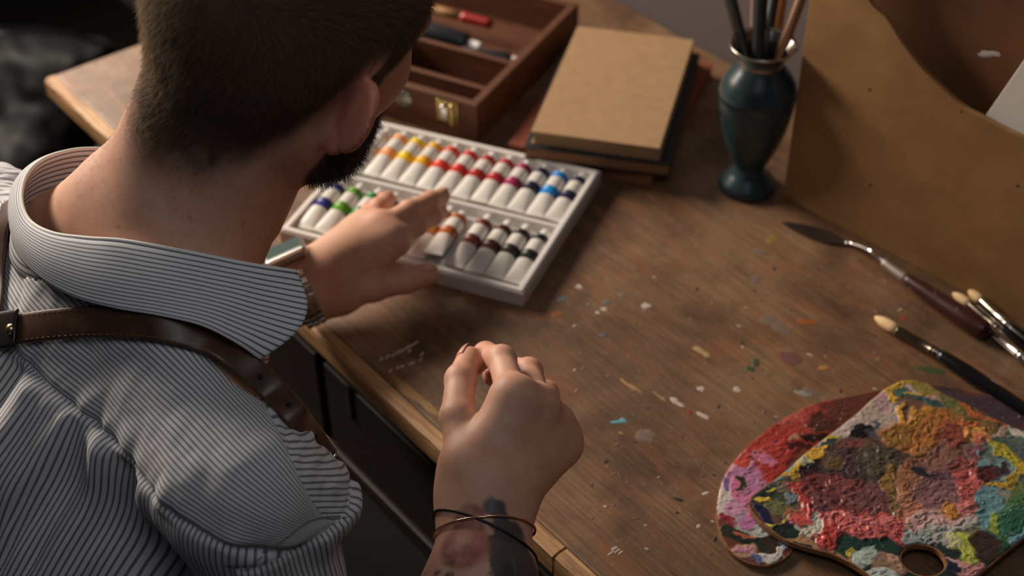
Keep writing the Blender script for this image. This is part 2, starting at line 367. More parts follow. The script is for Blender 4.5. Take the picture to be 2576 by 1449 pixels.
for row, cols in enumerate((UPC, LOC)):
    for i, (cn, rgb) in enumerate(cols):
        mb = mat('tube_band_' + cn.replace(' ', '_'), srgb(*rgb), 0.4)
        me_b1 = lmesh('color_band', loft([interp_sec(a) for a in (0.0645, 0.0735)]), mb)
        me_b2 = lmesh('color_band', loft([interp_sec(a) for a in (0.034, 0.040, 0.047)]), mb)
        x = -0.2429 + 0.0205 * i; y = (0.1195, 0.0148)[row]; dy = RNG.normal(0, 0.0006)
        loc = BO + BFR[0] * x + BFR[1] * (y + dy) + EZ * 0.0130
        state = ' with tail lifted' if (row, i) == (1, 7) else ''
        if (row, i) == (0, 4): state = ' with a dented wide tail'
        place = 'back row' if row == 0 else 'front row'
        t = empty('paint_tube', loc, 'white tube with %s bands in %s of the tray%s' % (cn, place, state) if not (row == 0 and i == 0) else 'plain white paint tube at the left end of the back row', 'paint tube', 'paint tubes in the white tray')
        if row == 1 and i in (3, 4, 5): t['label'] = 'white paint tube with %s bands in the front row, under the fingers' % cn
        tx = -math.radians(2.0)
        rz = BTH + RNG.normal(0, 0.006)
        if (row, i) == (1, 7): tx = -math.radians(10); rz += 0.10; t.location = Vector(loc + EZ * 0.010 - BFR[0] * 0.001)
        t.rotation_euler = (tx, RNG.normal(0, 0.05), rz)
        for nm, me in (('tube_body', me_body), ('cap', me_cap), ('color_band', me_b1), ('color_band', me_b2)):
            p = bpy.data.objects.new(nm, me); C.objects.link(p); p.parent = t
# ------------------------------------------------------------------ wooden paint box
WTH = -0.497; WFR = frame(WTH); WO = np.array([-0.035, 1.295, 0.0]); WZ = 0.048; WL = 0.2505; WW = 0.34; WT = 0.0095
wb = empty('wooden_paint_box', WO - WFR[0] * WW / 2 + WFR[1] * WL / 2, 'open brown wooden paint box with divided compartments and metal clasp', 'box')
box('front_wall', WO, WFR, -WW, 0, 0, WT, 0, WZ, M_boxwood, wb, 0.001)
box('back_wall', WO, WFR, -WW, 0, WL - WT, WL, 0, WZ, M_boxwood, wb, 0.001)
box('side_wall', WO, WFR, -WT, 0, WT, WL - WT, 0, WZ, M_boxwood, wb, 0.001)
box('side_wall', WO, WFR, -WW, -WW + WT, WT, WL - WT, 0, WZ, M_boxwood, wb, 0.001)
box('bottom', WO, WFR, -WW + WT, -WT, WT, WL - WT, 0, 0.006, M_boxwood, wb)
u1 = 0.038; u2 = 0.098
box('divider', WO, WFR, -WW + WT, -WT, u1, u1 + 0.007, 0.006, WZ - 0.004, M_boxwood, wb, 0.0008)
box('divider', WO, WFR, -WW + WT, -WT, u2, u2 + 0.007, 0.006, WZ - 0.004, M_boxwood, wb, 0.0008)
box('divider', WO, WFR, -0.152, -0.145, u1 + 0.007, u2, 0.006, WZ - 0.004, M_boxwood, wb, 0.0008)
box('divider', WO, WFR, -0.232, -0.225, WT, u1, 0.006, WZ - 0.004, M_boxwood, wb, 0.0008)
def clasp(cx, parent):
    c = box('clasp', WO, WFR, cx - 0.013, cx + 0.013, -0.0022, 0.0002, WZ - 0.030, WZ - 0.003, M_brass, parent, 0.0008)
    box('clasp_hook', WO, WFR, cx - 0.006, cx + 0.002, -0.0060, -0.0022, WZ - 0.026, WZ - 0.008, M_metal, c, 0.0015)
    box('clasp_hinge', WO, WFR, cx + 0.005, cx + 0.010, -0.0060, -0.0022, WZ - 0.032, WZ - 0.005, M_brass, c, 0.0018)
clasp(-0.036, wb)
wx = float(np.dot(aty(1022, 255, WO, WFR[1]) - WO, WFR[0]))
V = [];
lathe('metal_stud', [(0.0001, 0.0028), (0.006, 0.0026), (0.011, 0.001), (0.0115, 0)], WO + WFR[0] * (wx - 0.004) + EZ * (WZ - 0.018), mat('dull_metal', (0.35, 0.37, 0.34, 1), 0.35, 1.0), wb, 24, axis=-WFR[1])
# things lying in the box's rear compartment
def rod(name, a, b, r0, r1, m, parent=None, seg=10):
    a = np.array(a, float); b = np.array(b, float); n = 8
    return tube(name, [a + (b - a) * t for t in np.linspace(0, 1, n)], np.linspace(r0, r1, n), m, parent, seg)
def wpt(x, y, z): return WO + WFR[0] * x + WFR[1] * y + EZ * z
M_red = mat('red_paint_tube', srgb(150, 24, 28), 0.4); M_pale = mat('pale_wood_handle', srgb(170, 124, 78), 0.5); M_dk = mat('dark_metal_tube', srgb(60, 62, 68), 0.35, 0.4)
b = empty('paintbrush', wpt(-0.20, 0.185, 0.045), 'pale-handled brush with red end lying in the wooden paint box', 'paintbrush')
rod('handle', wpt(-0.31, 0.190, 0.030), wpt(-0.125, 0.188, 0.030), .005, .006, M_pale, b); rod('handle_end', wpt(-0.125, 0.188, 0.030), wpt(-0.085, 0.188, 0.030), .0065, .006, M_red, b)
b = empty('paint_tube', wpt(-0.12, 0.15, 0.03), 'dark metal paint tube lying in the wooden paint box', 'paint tube')
V, F = tube_v([wpt(-0.19, 0.16, 0.020), wpt(-0.17, 0.158, 0.020), wpt(-0.10, 0.152, 0.020), wpt(-0.095, 0.152, 0.020)], [.011, .012, .012, .006], 16); mesh_obj('tube_body', V, F, M_dk, b)
rod('cap', wpt(-0.095, 0.152, 0.020), wpt(-0.078, 0.1505, 0.020), .006, .0055, M_cap, b)
b = empty('paint_tube', wpt(-0.06, 0.13, 0.03), 'grey squeezed paint tube at the right of the wooden paint box', 'paint tube')
V, F = tube_v([wpt(-0.09, 0.125, 0.022), wpt(-0.07, 0.128, 0.022), wpt(-0.035, 0.135, 0.024), wpt(-0.03, 0.136, 0.024)], [.009, .009, .009, .005], 14); mesh_obj('tube_body', V, F, M_dk, b)
rod('cap', wpt(-0.03, 0.136, 0.024), wpt(-0.018, 0.138, 0.024), .005, .0045, M_cap, b)
b = empty('palette_knife', wpt(-0.2, 0.13, 0.03), 'narrow dark-handled knife lying in the wooden paint box', 'palette knife')
rod('handle', wpt(-0.26, 0.128, 0.016), wpt(-0.15, 0.128, 0.015), .006, .005, M_handle, b); rod('blade', wpt(-0.15, 0.128, 0.015), wpt(-0.10, 0.122, 0.012), .003, .002, M_nickel, b)
# ------------------------------------------------------------------ sketchbooks
def book(x0, px, pw, th, z0, z1, w_, l_, cover, pages, label, name='sketchbook', spine_w=0.0):
    fr = frame(th); O = np.array(x0, float); O[2] = 0
    r = empty(name, O + fr[0] * w_ / 2 + fr[1] * l_ / 2 + EZ * z0, label, 'book', 'stack of sketchbooks')
    ct = 0.0018
    box('page_block', O, fr, 0.002, w_ - 0.001, 0.0015, l_ - 0.002, z0 + ct, z1 - ct, pages, r, 0.0006)
    box('cover', O, fr, 0, w_, 0, l_, z1 - ct, z1, cover, r, 0.0006)
    box('cover', O, fr, 0, w_, 0, l_, z0, z0 + ct, cover, r, 0.0006)
    if spine_w: box('spine', O, fr, w_, w_ + spine_w, 0, l_, z0, z1, M_blackcover, r, 0.001)
    return r
A = atz(1277, 362, 0.0165); B = atz(1640, 440, 0.0165); th = math.atan2(*(B - A)[[1, 0]]); 
book(A, 0, 0, th, 0.0, 0.0165, np.linalg.norm(B - A), 0.236, M_terra, M_tanpages, 'terracotta-covered sketchbook at the bottom of the book stack')
A = atz(1318, 369, 0.032); th = -0.250
book(A, 0, 0, th, 0.0167, 0.032, 0.1530, 0.228, M_blackcover, M_tanpages, 'black-covered sketchbook in the middle of the book stack')
fr = frame(-0.2675)
book((0.0223, 1.2454, 0), 0, 0, -0.262, 0.0322, 0.048, 0.1355, 0.2245, M_kraft, M_pages, 'kraft-covered sketchbook on top of the book stack')
# ------------------------------------------------------------------ vase with brushes
VC = np.array([0.2463, 1.208, 0.0])
M_vase = mat('teal_glazed_ceramic', srgb(54, 84, 90), 0.28)
t = NT(M_vase); n = t.noise(t.coord((1, 1, 1)), 40, 4); c = t.ramp(n, [(0.35, srgb(30, 46, 50)), (0.7, srgb(44, 64, 68))])
n2 = t.noise(t.coord((1, 1, 1)), 70, 2); c = t.mix(t.ramp(n2, [(0.71, (0, 0, 0, 1)), (0.76, (1, 1, 1, 1))]), c, srgb(150, 60, 76)); t.set('Base Color', c)
vase = empty('vase', VC, 'dark teal footed ceramic vase with silvery rim holding brushes', 'vase')
S = 0.1557 / 0.150
prof = [(0.0001, 0.0), (0.026, 0.0), (0.0285, 0.002), (0.0288, 0.005), (0.026, 0.010), (0.019, 0.017), (0.0150, 0.024), (0.0150, 0.028), (0.019, 0.036), (0.0255, 0.052), (0.0315, 0.072), (0.0352, 0.092), (0.0366, 0.104), (0.0366, 0.110), (0.0372, 0.1105), (0.0372, 0.1125),
        (0.0355, 0.120), (0.030, 0.130), (0.0235, 0.138), (0.0205, 0.1435)]
lathe('vase_body', [(r * S, z * S) for r, z in prof], VC, M_vase, vase, 64)
lathe('rim', [(r * S, z * S) for r, z in [(0.0207, 0.1430), (0.0215, 0.147), (0.0245, 0.153), (0.0295, 0.160), (0.0318, 0.163), (0.0312, 0.1640), (0.0285, 0.161), (0.023, 0.154)]], VC, mat('worn_silver_rim', (0.62, 0.58, 0.52, 1), 0.22, 1.0), vase, 64)
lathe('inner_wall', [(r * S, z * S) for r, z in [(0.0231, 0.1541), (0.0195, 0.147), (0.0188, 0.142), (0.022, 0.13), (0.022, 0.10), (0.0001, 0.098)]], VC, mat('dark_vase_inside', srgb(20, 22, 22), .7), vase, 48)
M_hnd = [mat('brown_black_handle', srgb(42, 30, 22), 0.5), mat('russet_handle', srgb(96, 58, 34), 0.5), mat('black_handle', srgb(12, 12, 14), 0.5), mat('orange_wood_handle', srgb(160, 96, 40), 0.4), mat('amber_wood_handle', srgb(140, 84, 36), 0.4)]
for (xt, yt, dt, xb, mi, rr, lb) in ((1838, 0, 1.40, 1874, 0, .0048, 'dark brown brush handle leaning furthest left in the vase'), (1897, 0, 1.42, 1893, 1, .0028, 'thin russet brush handle upright in the vase'),
        (1914, 0, 1.38, 1908, 2, .0052, 'thick black brush handle in the middle of the vase'), (1946, 0, 1.41, 1922, 2, .0042, 'black brush handle tilted slightly right in the vase'),
        (1966, 0, 1.43, 1944, 3, .0042, 'orange wooden brush handle at the right of the vase'), (2014, 0, 1.39, 1962, 4, .0040, 'amber wooden brush handle leaning furthest right in the vase')):
    a = atd(xb, 140, 1.405 + (dt - 1.405) * 0.5); bq = atd(xt, yt, dt); d = N3(bq - a)
    lo = a - d * 0.045; lo[2] = max(lo[2], 0.108)
    r = empty('paintbrush', lo, lb, 'paintbrush', 'brushes standing in the vase')
    P = [lo + d * t for t in (0, .03, .06, .10, .16, .20)]
    tube('handle', P, [rr * .9, rr * 1.15, rr * 1.3, rr * 1.3, rr * 1.0, rr * .6], M_hnd[mi], r, 12)
    tube('ferrule', [lo - d * .014 , lo + d * .001], [rr * .7, rr * .8], M_nickel, r, 12)
# ------------------------------------------------------------------ plywood sheet with a curved edge, boards behind
BP0 = atz(1960, 490, 0); BP1 = atz(2576, 815, 0); BX = N3(BP1 - BP0); BN = np.cross(BX, EZ); BN = N3(BN)   # BN faces the viewer side
if np.dot(BN, E2) > 0: BN = -BN
def plate(name, pts, th, m, parent=None, nrm=None, seg_bev=0.0008):
    pts = np.array(pts); V = list(pts) + list(pts - nrm * th); n = len(pts)
    F = [tuple(range(n)), tuple(range(2 * n - 1, n - 1, -1))] + [(i, n + i, n + (i + 1) % n, (i + 1) % n) for i in range(n)]
    o = mesh_obj(name, V, F, m, parent, smooth=False)
    import bmesh
    b_ = bmesh.new(); b_.from_mesh(o.data); bmesh.ops.recalc_face_normals(b_, faces=b_.faces); b_.to_mesh(o.data); b_.free()
    return bev(o, seg_bev)
edge = [aty(x, y, BP0, BN) for x, y in ((2185, 0), (2233, 52), (2268, 107), (2319, 173), (2371, 224), (2423, 269), (2475, 297), (2526, 324), (2576, 349))]
loc = lambda P: (float(np.dot(P - BP0, BX)), float(P[2]))
E_ = [loc(p) for p in edge]
x9, z9 = E_[-1]
top = [(0.005, 0.0), (0.005, 0.40), (E_[0][0] - 0.035, 0.40), (E_[0][0] - 0.018, E_[0][1] + 0.035)] + E_ + [(x9 + 0.03, z9 - 0.008), (x9 + 0.07, z9 - 0.010), (x9 + 0.12, z9 + 0.002), (x9 + 0.17, z9 + 0.02), (x9 + 0.17, 0.0)]
cur = cr([(a, b) for a, b in top[2:-1]], 70)
pts = [BP0 + BX * a + EZ * b for a, b in [top[0], top[1]] + [tuple(c) for c in cur] + [top[-1]]]
ps = plate('plywood_sheet', pts[::-1], 0.0055, M_ply, None, BN); tag(ps, 'pale plywood sheet with concave curved edge standing along the desk back', 'board')
t = NT(M_ply)
for nm, off, poly, m, lb in (
        ('wooden_board', 0.035, [(2040, 200), (2040, -420), (2900, -420), (2900, 700), (2330, 500)], M_brownboard, 'brown wooden board leaning upright behind the curved plywood sheet'),):
    p0 = BP0 - BN * off
    P = [aty(x, y, p0, BN) for x, y in poly]
    P = [np.array([p[0], p[1], max(p[2], 0.0)]) for p in P]
    q = plate(nm, P, 0.006, m, None, BN); tag(q, lb, 'board')
p0 = BP0 - BN * 0.012
q0 = aty(2475, 297, p0, BN); q1 = aty(2576, 150, p0, BN); cu = N3(q1 - q0); cv = np.cross(BN, cu)
if np.dot(cv, BX) < 0: cv = -cv
corner = q0 - cu * (q0[2] - 0.002) / cu[2]; tilt = cu[2]
canvas = empty('canvas', corner, 'white primed canvas leaning askew before the brown board, at right edge', 'canvas')
cf = lambda a, b, off=0: corner + cu * a + cv * b - BN * off
lift = EZ * 0.0
plate('canvas_cloth', [cf(0, 0), cf(0.45, 0), cf(0.45, 0.30), cf(0.30 * abs(cv[2] / cu[2]) + .0, 0.30)], 0.0015, mat('primed_canvas', srgb(206, 196, 188), 0.8), canvas, BN)
for a0, a1, b0, b1 in ((0.03, 0.45, 0.0, 0.03), (0.42, 0.45, 0.03, 0.27), (0.30, 0.45, 0.27, 0.30)):
    plate('stretcher_bar', [cf(a, b, .0016) for a, b in ((a0, b0), (a1, b0), (a1, b1), (a0, b1))], 0.014, M_pale, canvas, BN)
# plaster smear on the brown board
c = aty(2488, 136, BP0 - BN * 0.035, BN); V = [c + BN * 0.0008]; n = 14
for k in range(n):
    ph = 2 * math.pi * k / n; r = 0.8 + .4 * random.random(); V.append(c + BX * 0.011 * math.cos(ph) * r + (EZ + BX * .3) * 0.004 * math.sin(ph) * r + EZ * 0.004 * math.cos(ph) + BN * 0.0002)
sm = mesh_obj('paint_smear', V, [(0, 1 + k, 1 + (k + 1) % n) for k in range(n)], mat('dried_white', srgb(170, 160, 156), 0.7), bpy.data.objects['wooden_board'])
# little knots on the plywood
for (x, y, r) in ((2188, 226, .0016), (2418, 280, .0014), (2190, 466, .0018), (2560, 468, .0015)):
    c = aty(x, y, BP0, BN) + BN * 0.0001; n = 10; rr = [r * random.uniform(.7, 1.3) for _ in range(n)]
    V = [c + BN * 0.0003] + [c + BX * rr[k] * math.cos(k * .628) + EZ * rr[k] * math.sin(k * .628) for k in range(n)]
    mesh_obj('knot', V, [(0, 1 + k, 1 + (k + 1) % n) for k in range(n)], M_desk, ps)
# ------------------------------------------------------------------ tools lying on the desk
def along(p, q, L): return p + N3(q - p) * L
# painting knife
k0 = atz(2135, 612, 0.012); k1 = atz(2200, 640, 0.020); k2 = atz(2222, 660, 0.014); k3 = atz(2275, 697, 0.012); k4 = atz(2490, 835, 0.010)
kn = empty('palette_knife', atz(2300, 715, 0), 'cranked palette knife with paint-spattered dark red handle, near the plywood', 'palette knife')
M_blade = mat('knife_blade', (0.28, 0.27, 0.27, 1), 0.35, 1.0)
sh = cr([atz(2128, 610, 0.0035), atz(2145, 613, 0.005), atz(2170, 620, 0.013), atz(2192, 632, 0.018), atz(2212, 650, 0.016), atz(2225, 660, 0.014)], 24)
tube('shank', sh, 0.0021, M_metal, kn, 10)
bl = N3(atz(2128, 610, 0) - atz(2192, 632, 0)); bn = np.cross(EZ, bl); b0 = atz(2130, 611, 0.003)
V = []; F = []; prof = [(0, .0025), (.008, .006), (.02, .0095), (.035, .0098), (.05, .0075), (.062, .004), (.07, .0005)]
for a, wd in prof:
    for sgn in (-1, 1):
        for zz in (0, .0006): V.append(b0 + bl * a + bn * wd * sgn - EZ * (.0006 + .0018 * a / .07) + EZ * zz)
for i in range(len(prof) - 1):
    b_ = i * 4
    F += [(b_ + 1, b_ + 5, b_ + 7, b_ + 3), (b_, b_ + 2, b_ + 6, b_ + 4), (b_, b_ + 4, b_ + 5, b_ + 1), (b_ + 2, b_ + 3, b_ + 7, b_ + 6)]
mesh_obj('blade', V, F, M_blade, kn, smooth=False)
tube('ferrule', cr([atz(2222, 658, 0.014), atz(2250, 680, 0.013), atz(2282, 703, 0.012)], 8), np.linspace(.0038, .0052, 8), mat('paint_crusted_ferrule', (0.35, 0.3, 0.27, 1), 0.5, 0.6), kn, 16)
M_kh = mat('dark_red_handle', srgb(60, 26, 20), 0.35); t = NT(M_kh); n = t.noise(t.coord((1, 1, 1)), 55, 4, .6, .5)
t.set('Base Color', t.mix(t.ramp(n, [(0.64, (0, 0, 0, 1)), (0.70, (0.8, 0.8, 0.8, 1))]), srgb(58, 25, 20), srgb(140, 110, 100)))
hp = cr([atz(2278, 700, 0.012), atz(2320, 728, 0.012), atz(2370, 762, 0.0115), atz(2420, 795, 0.0115), atz(2465, 825, 0.0105), atz(2490, 840, 0.010)], 20)
tube('handle', hp, np.interp(np.linspace(0, 1, 20), [0, .15, .4, .7, .9, 1], [.0055, .0068, .0085, .0100, .0085, .004]), M_kh, kn, 18)
def brush(px0, py0, px1, py1, px2, py2, px3, py3, R, lb, fm, z=None, bristle=True, L=0.20):
    # bristle tip, ferrule start, ferrule end, towards the handle
    a, b_, c_, d_ = atz(px0, py0, R * 1.18), atz(px1, py1, R * 1.35), atz(px2, py2, R * 1.45), atz(px3, py3, R * 1.52)
    r = empty('paintbrush', (b_[0], b_[1], 0), lb, 'paintbrush', 'brushes lying on the desk')
    dirn = N3(b_ - a) if bristle else N3(c_ - b_)
    if bristle:
        P = [b_ + (a - b_) * t for t in (-0.05, .25, .5, .75, .92, 1)]
        tube('bristles', P, [R * .95, R * 1.15, R * 1.15, R * .9, R * .5, R * .12], M_bristle, r, 16)
    fer = [b_ + (c_ - b_) * t for t in (0, .02, .5, .80, .82, .84, .88, .90, .92, .98, 1)]
    tube('ferrule', fer, [R * 1.0, R * 1.02, R * 1.0, R * .98, R * 1.12, R * .98, R * .98, R * 1.12, R * .98, R * .98, R * .9], fm, r, 24)
    hd = N3(d_ - c_)
    P = [c_ + hd * t for t in (-.002, .004, .03, .07, .12, L)]
    tube('handle', P, [R * .95, R * 1.2, R * 1.5, R * 1.35, R * 1.0, R * .4], M_handle, r, 20)
    return r
M_dfer = mat('dark_ferrule', (0.20, 0.17, 0.13, 1), 0.22, 1.0)
brush(2200, 797, 2258, 832, 2364, 892, 2576, 1030, .0047, 'black brush with pale bristles and dark ferrule lying above the palettes', M_dfer)
brush(2396, 737, 2440, 766, 2516, 832, 2600, 915, .0040, 'brush with short bristles and dull ferrule lying beside the knife handle', M_dfer, z=.0045)
brush(2436, 731, 2470, 757, 2540, 822, 2620, 885, .0040, 'brush with bright ferrule nearest the plywood sheet', M_nickel, z=.0042)
brush(2455, 800, 2485, 825, 2580, 905, 2660, 965, .0048, 'brush with long shining ferrule running out at the right edge', M_nickel, z=.005)
# ------------------------------------------------------------------ palettes with paint relief
def fbm(x, y, seed, sc, oct=4, g=0.55):
    r = np.random.default_rng(seed); out = 0; a = 1.0; tot = 0
    for o in range(oct):
        n = 64; G = r.normal(0, 1, (n, n)); X = x * sc * 2 ** o; Y = y * sc * 2 ** o
        ix = np.floor(X).astype(int); iy = np.floor(Y).astype(int); fx = X - ix; fy = Y - iy
        fx = fx * fx * (3 - 2 * fx); fy = fy * fy * (3 - 2 * fy); g_ = lambda a_, b_: G[a_ % n, b_ % n]
        v = (g_(ix, iy) * (1 - fx) + g_(ix + 1, iy) * fx) * (1 - fy) + (g_(ix, iy + 1) * (1 - fx) + g_(ix + 1, iy + 1) * fx) * fy
        out = out + a * v; tot += a * a; a *= g
    return out / math.sqrt(tot)
def inside(poly, x, y):
    c = np.zeros(x.shape, bool); n = len(poly)
    for i in range(n):
        x1, y1 = poly[i]; x2, y2 = poly[(i + 1) % n]
        if y1 == y2: continue
        k = ((y1 > y) != (y2 > y)) & (x < (x2 - x1) * (y - y1) / (y2 - y1) + x1); c ^= k
    return c
def polydist(poly, x, y):
    d = np.full(x.shape, 1e9); n = len(poly)
    for i in range(n):
        a = np.array(poly[i]); b = np.array(poly[(i + 1) % n]); e = b - a; L = e @ e + 1e-12
        t = np.clip(((x - a[0]) * e[0] + (y - a[1]) * e[1]) / L, 0, 1)
        d = np.minimum(d, np.hypot(x - a[0] - t * e[0], y - a[1] - t * e[1]))
    return d
M_paint = mat('thick_oil_paint', rough=0.34); t = NT(M_paint); t.set('Base Color', t.attr('Col').outputs[0]); M_paint.node_tree.nodes['Principled BSDF'].inputs['Specular IOR Level'].default_value = 0.4
M_pal = wood('palette_wood', srgb(110, 70, 42), srgb(150, 104, 66), srgb(176, 128, 86), 0.4, (6, 50, 50), 0.5)
def palette(label, outline_px, z0, th, hole, blobs, base, seed, step):
    zt = z0 + th
    ol = [atz(1750 + x / 2.639, 900 + y / 2.639, zt)[:2] for x, y in outline_px]
    ol = cr(ol + [ol[0]], 240)[:-1]
    hp = []
    if hole:
        hx, hy, hr1, hr2 = hole; hc = atz(1750 + hx / 2.639, 900 + hy / 2.639, zt)[:2]; hp = [hc + (0.0165 * math.cos(a), 0.0150 * math.sin(a)) * np.array([1, 1]) for a in np.linspace(0, 2 * math.pi, 48, endpoint=False)]
    root = empty('painters_palette', (*np.mean(ol, 0), z0), label, 'palette', 'palettes on the desk')
    import bmesh
    bm = bmesh.new()
    def ring(P, z): return [bm.verts.new((p[0], p[1], z)) for p in P]
    def edges(vs): return [bm.edges.new((vs[i], vs[(i + 1) % len(vs)])) for i in range(len(vs))]
    tops = ring(ol, zt); es = edges(tops); hv = []
    if hole: hv = ring(hp, zt); es += edges(hv)
    bmesh.ops.triangle_fill(bm, edges=es, use_beauty=True)
    r = bmesh.ops.extrude_face_region(bm, geom=bm.faces[:]); 
    for g in r['geom']:
        if isinstance(g, bmesh.types.BMVert): g.co.z = z0
    bmesh.ops.recalc_face_normals(bm, faces=bm.faces)
    me = bpy.data.meshes.new('board'); bm.to_mesh(me); bm.free(); me.materials.append(M_pal)
    o = bpy.data.objects.new('board', me); C.objects.link(o); o.parent = root; o.matrix_parent_inverse = pmw(root).inverted(); bev(o, 0.0012)
    # paint layer
    mn = np.min(ol, 0); mx = np.max(ol, 0); nx = int((mx[0] - mn[0]) / step) + 2; ny = int((mx[1] - mn[1]) / step) + 2
    X, Y = np.meshgrid(mn[0] + np.arange(nx) * step, mn[1] + np.arange(ny) * step, indexing='ij')
    # position in the outline's own chart (the units in which blobs are listed)
    d = np.stack([X, Y, np.full_like(X, zt)], -1) - CP; dep = d @ FW
    U = (1288 + CAM_F * (d @ RT) / dep - 1750) * 2.639; Vv = (724.5 - CAM_F * (d @ UP) / dep - 900) * 2.639
    ins = inside([tuple(p) for p in ol], X, Y); dist = polydist([tuple(p) for p in ol], X, Y)
    if hole:
        hd = np.hypot((X - hc[0]) / 0.0165, (Y - hc[1]) / 0.0150); ins &= hd > 1.05
        dist = np.minimum(dist, (hd - 1) * 0.016)
    wx = fbm(X, Y, seed, 55, 3) * 26; wy = fbm(X, Y, seed + 1, 55, 3) * 26
    wx2 = fbm(X, Y, seed + 2, 190, 2) * 7; wy2 = fbm(X, Y, seed + 3, 190, 2) * 7
    U2 = U + wx + wx2; V2 = Vv + wy + wy2
    col = np.zeros(X.shape + (3,)) + np.array(srgb(*base)[:3]); H = np.zeros(X.shape) + 0.0002
    for bi, (bx, by, rx, ry, ang, c, hgt, soft) in enumerate(blobs):
        a = math.radians(ang); dx = U2 - bx; dy = V2 - by
        u = dx * math.cos(a) + dy * math.sin(a); v = -dx * math.sin(a) + dy * math.cos(a)
        q = np.hypot(u / rx, v / ry); f = np.clip((1 - q) / soft + 0.5, 0, 1); f = f * f * (3 - 2 * f)
        # streaks that follow the dab: colour and relief vary across its long axis
        st = fbm(u / 1000 * 0.6, v / 1000 * 3.2, seed + 50 + bi, 34, 3)
        cc = np.array(srgb(*c)[:3]); jit = 1 + 0.10 * st[..., None]
        col = col * (1 - f[..., None]) + cc * jit * f[..., None]
        H = H * (1 - f) + (H * 0.5 + hgt * 0.8 * (0.78 + 0.24 * st)) * f
    # brush/knife ridges
    ridged = 1 - np.abs(fbm(X * .8 + Y * .5, Y * 1.3 - X * .6, seed + 9, 120, 3, 0.5)); fine = fbm(X, Y, seed + 10, 500, 2)
    H = H * (0.78 + 0.24 * ridged) + 0.00004 * fine
    k = fbm(X, Y, seed + 11, 200, 3); col *= (1 + 0.06 * k)[..., None]
    k2 = fbm(X, Y, seed + 12, 420, 3)
    spot = np.clip((k2 - 2.0) * 3, 0, 1)[..., None]; col = col * (1 - spot) + np.array(srgb(214, 196, 176)[:3]) * spot * 0.8 + col * spot * .2
    spot = np.clip((-k2 - 1.9) * 3, 0, 1)[..., None]; col = col * (1 - spot) + np.array(srgb(36, 28, 36)[:3]) * spot
    H = np.clip(H, 0.0001, 0.004) * np.clip(dist / 0.0022, 0.12, 1)
    col = (col * 0.84 + col.mean(-1, keepdims=True) * 0.12) * 0.88
    Z = zt + H
    idx = -np.ones(X.shape, int); keep = ins & (dist > 0.0004); idx[keep] = np.arange(keep.sum())
    q = np.stack([idx[:-1, :-1], idx[1:, :-1], idx[1:, 1:], idx[:-1, 1:]], -1).reshape(-1, 4); q = q[(q >= 0).all(1)]
    V = np.stack([X[keep], Y[keep], Z[keep]], -1)
    p = mesh_obj('paint_layer', V, q, M_paint, root, attrs={'Col': np.clip(col[keep], 0.003, 1)})
    tag(p, kind='stuff'); return root
LOW = [(1330, 190), (1000, 258), (800, 300), (650, 368), (520, 440), (400, 535), (290, 640), (210, 740), (160, 850), (137, 980), (142, 1080), (172, 1180), (230, 1285), (330, 1355), (450, 1382), (550, 1358), (625, 1300), (655, 1240), (700, 1180), (900, 1060), (1300, 900), (1900, 800), (2400, 700), (2500, 520), (2350, 390), (2100, 300), (1900, 235), (1700, 190), (1500, 172)]
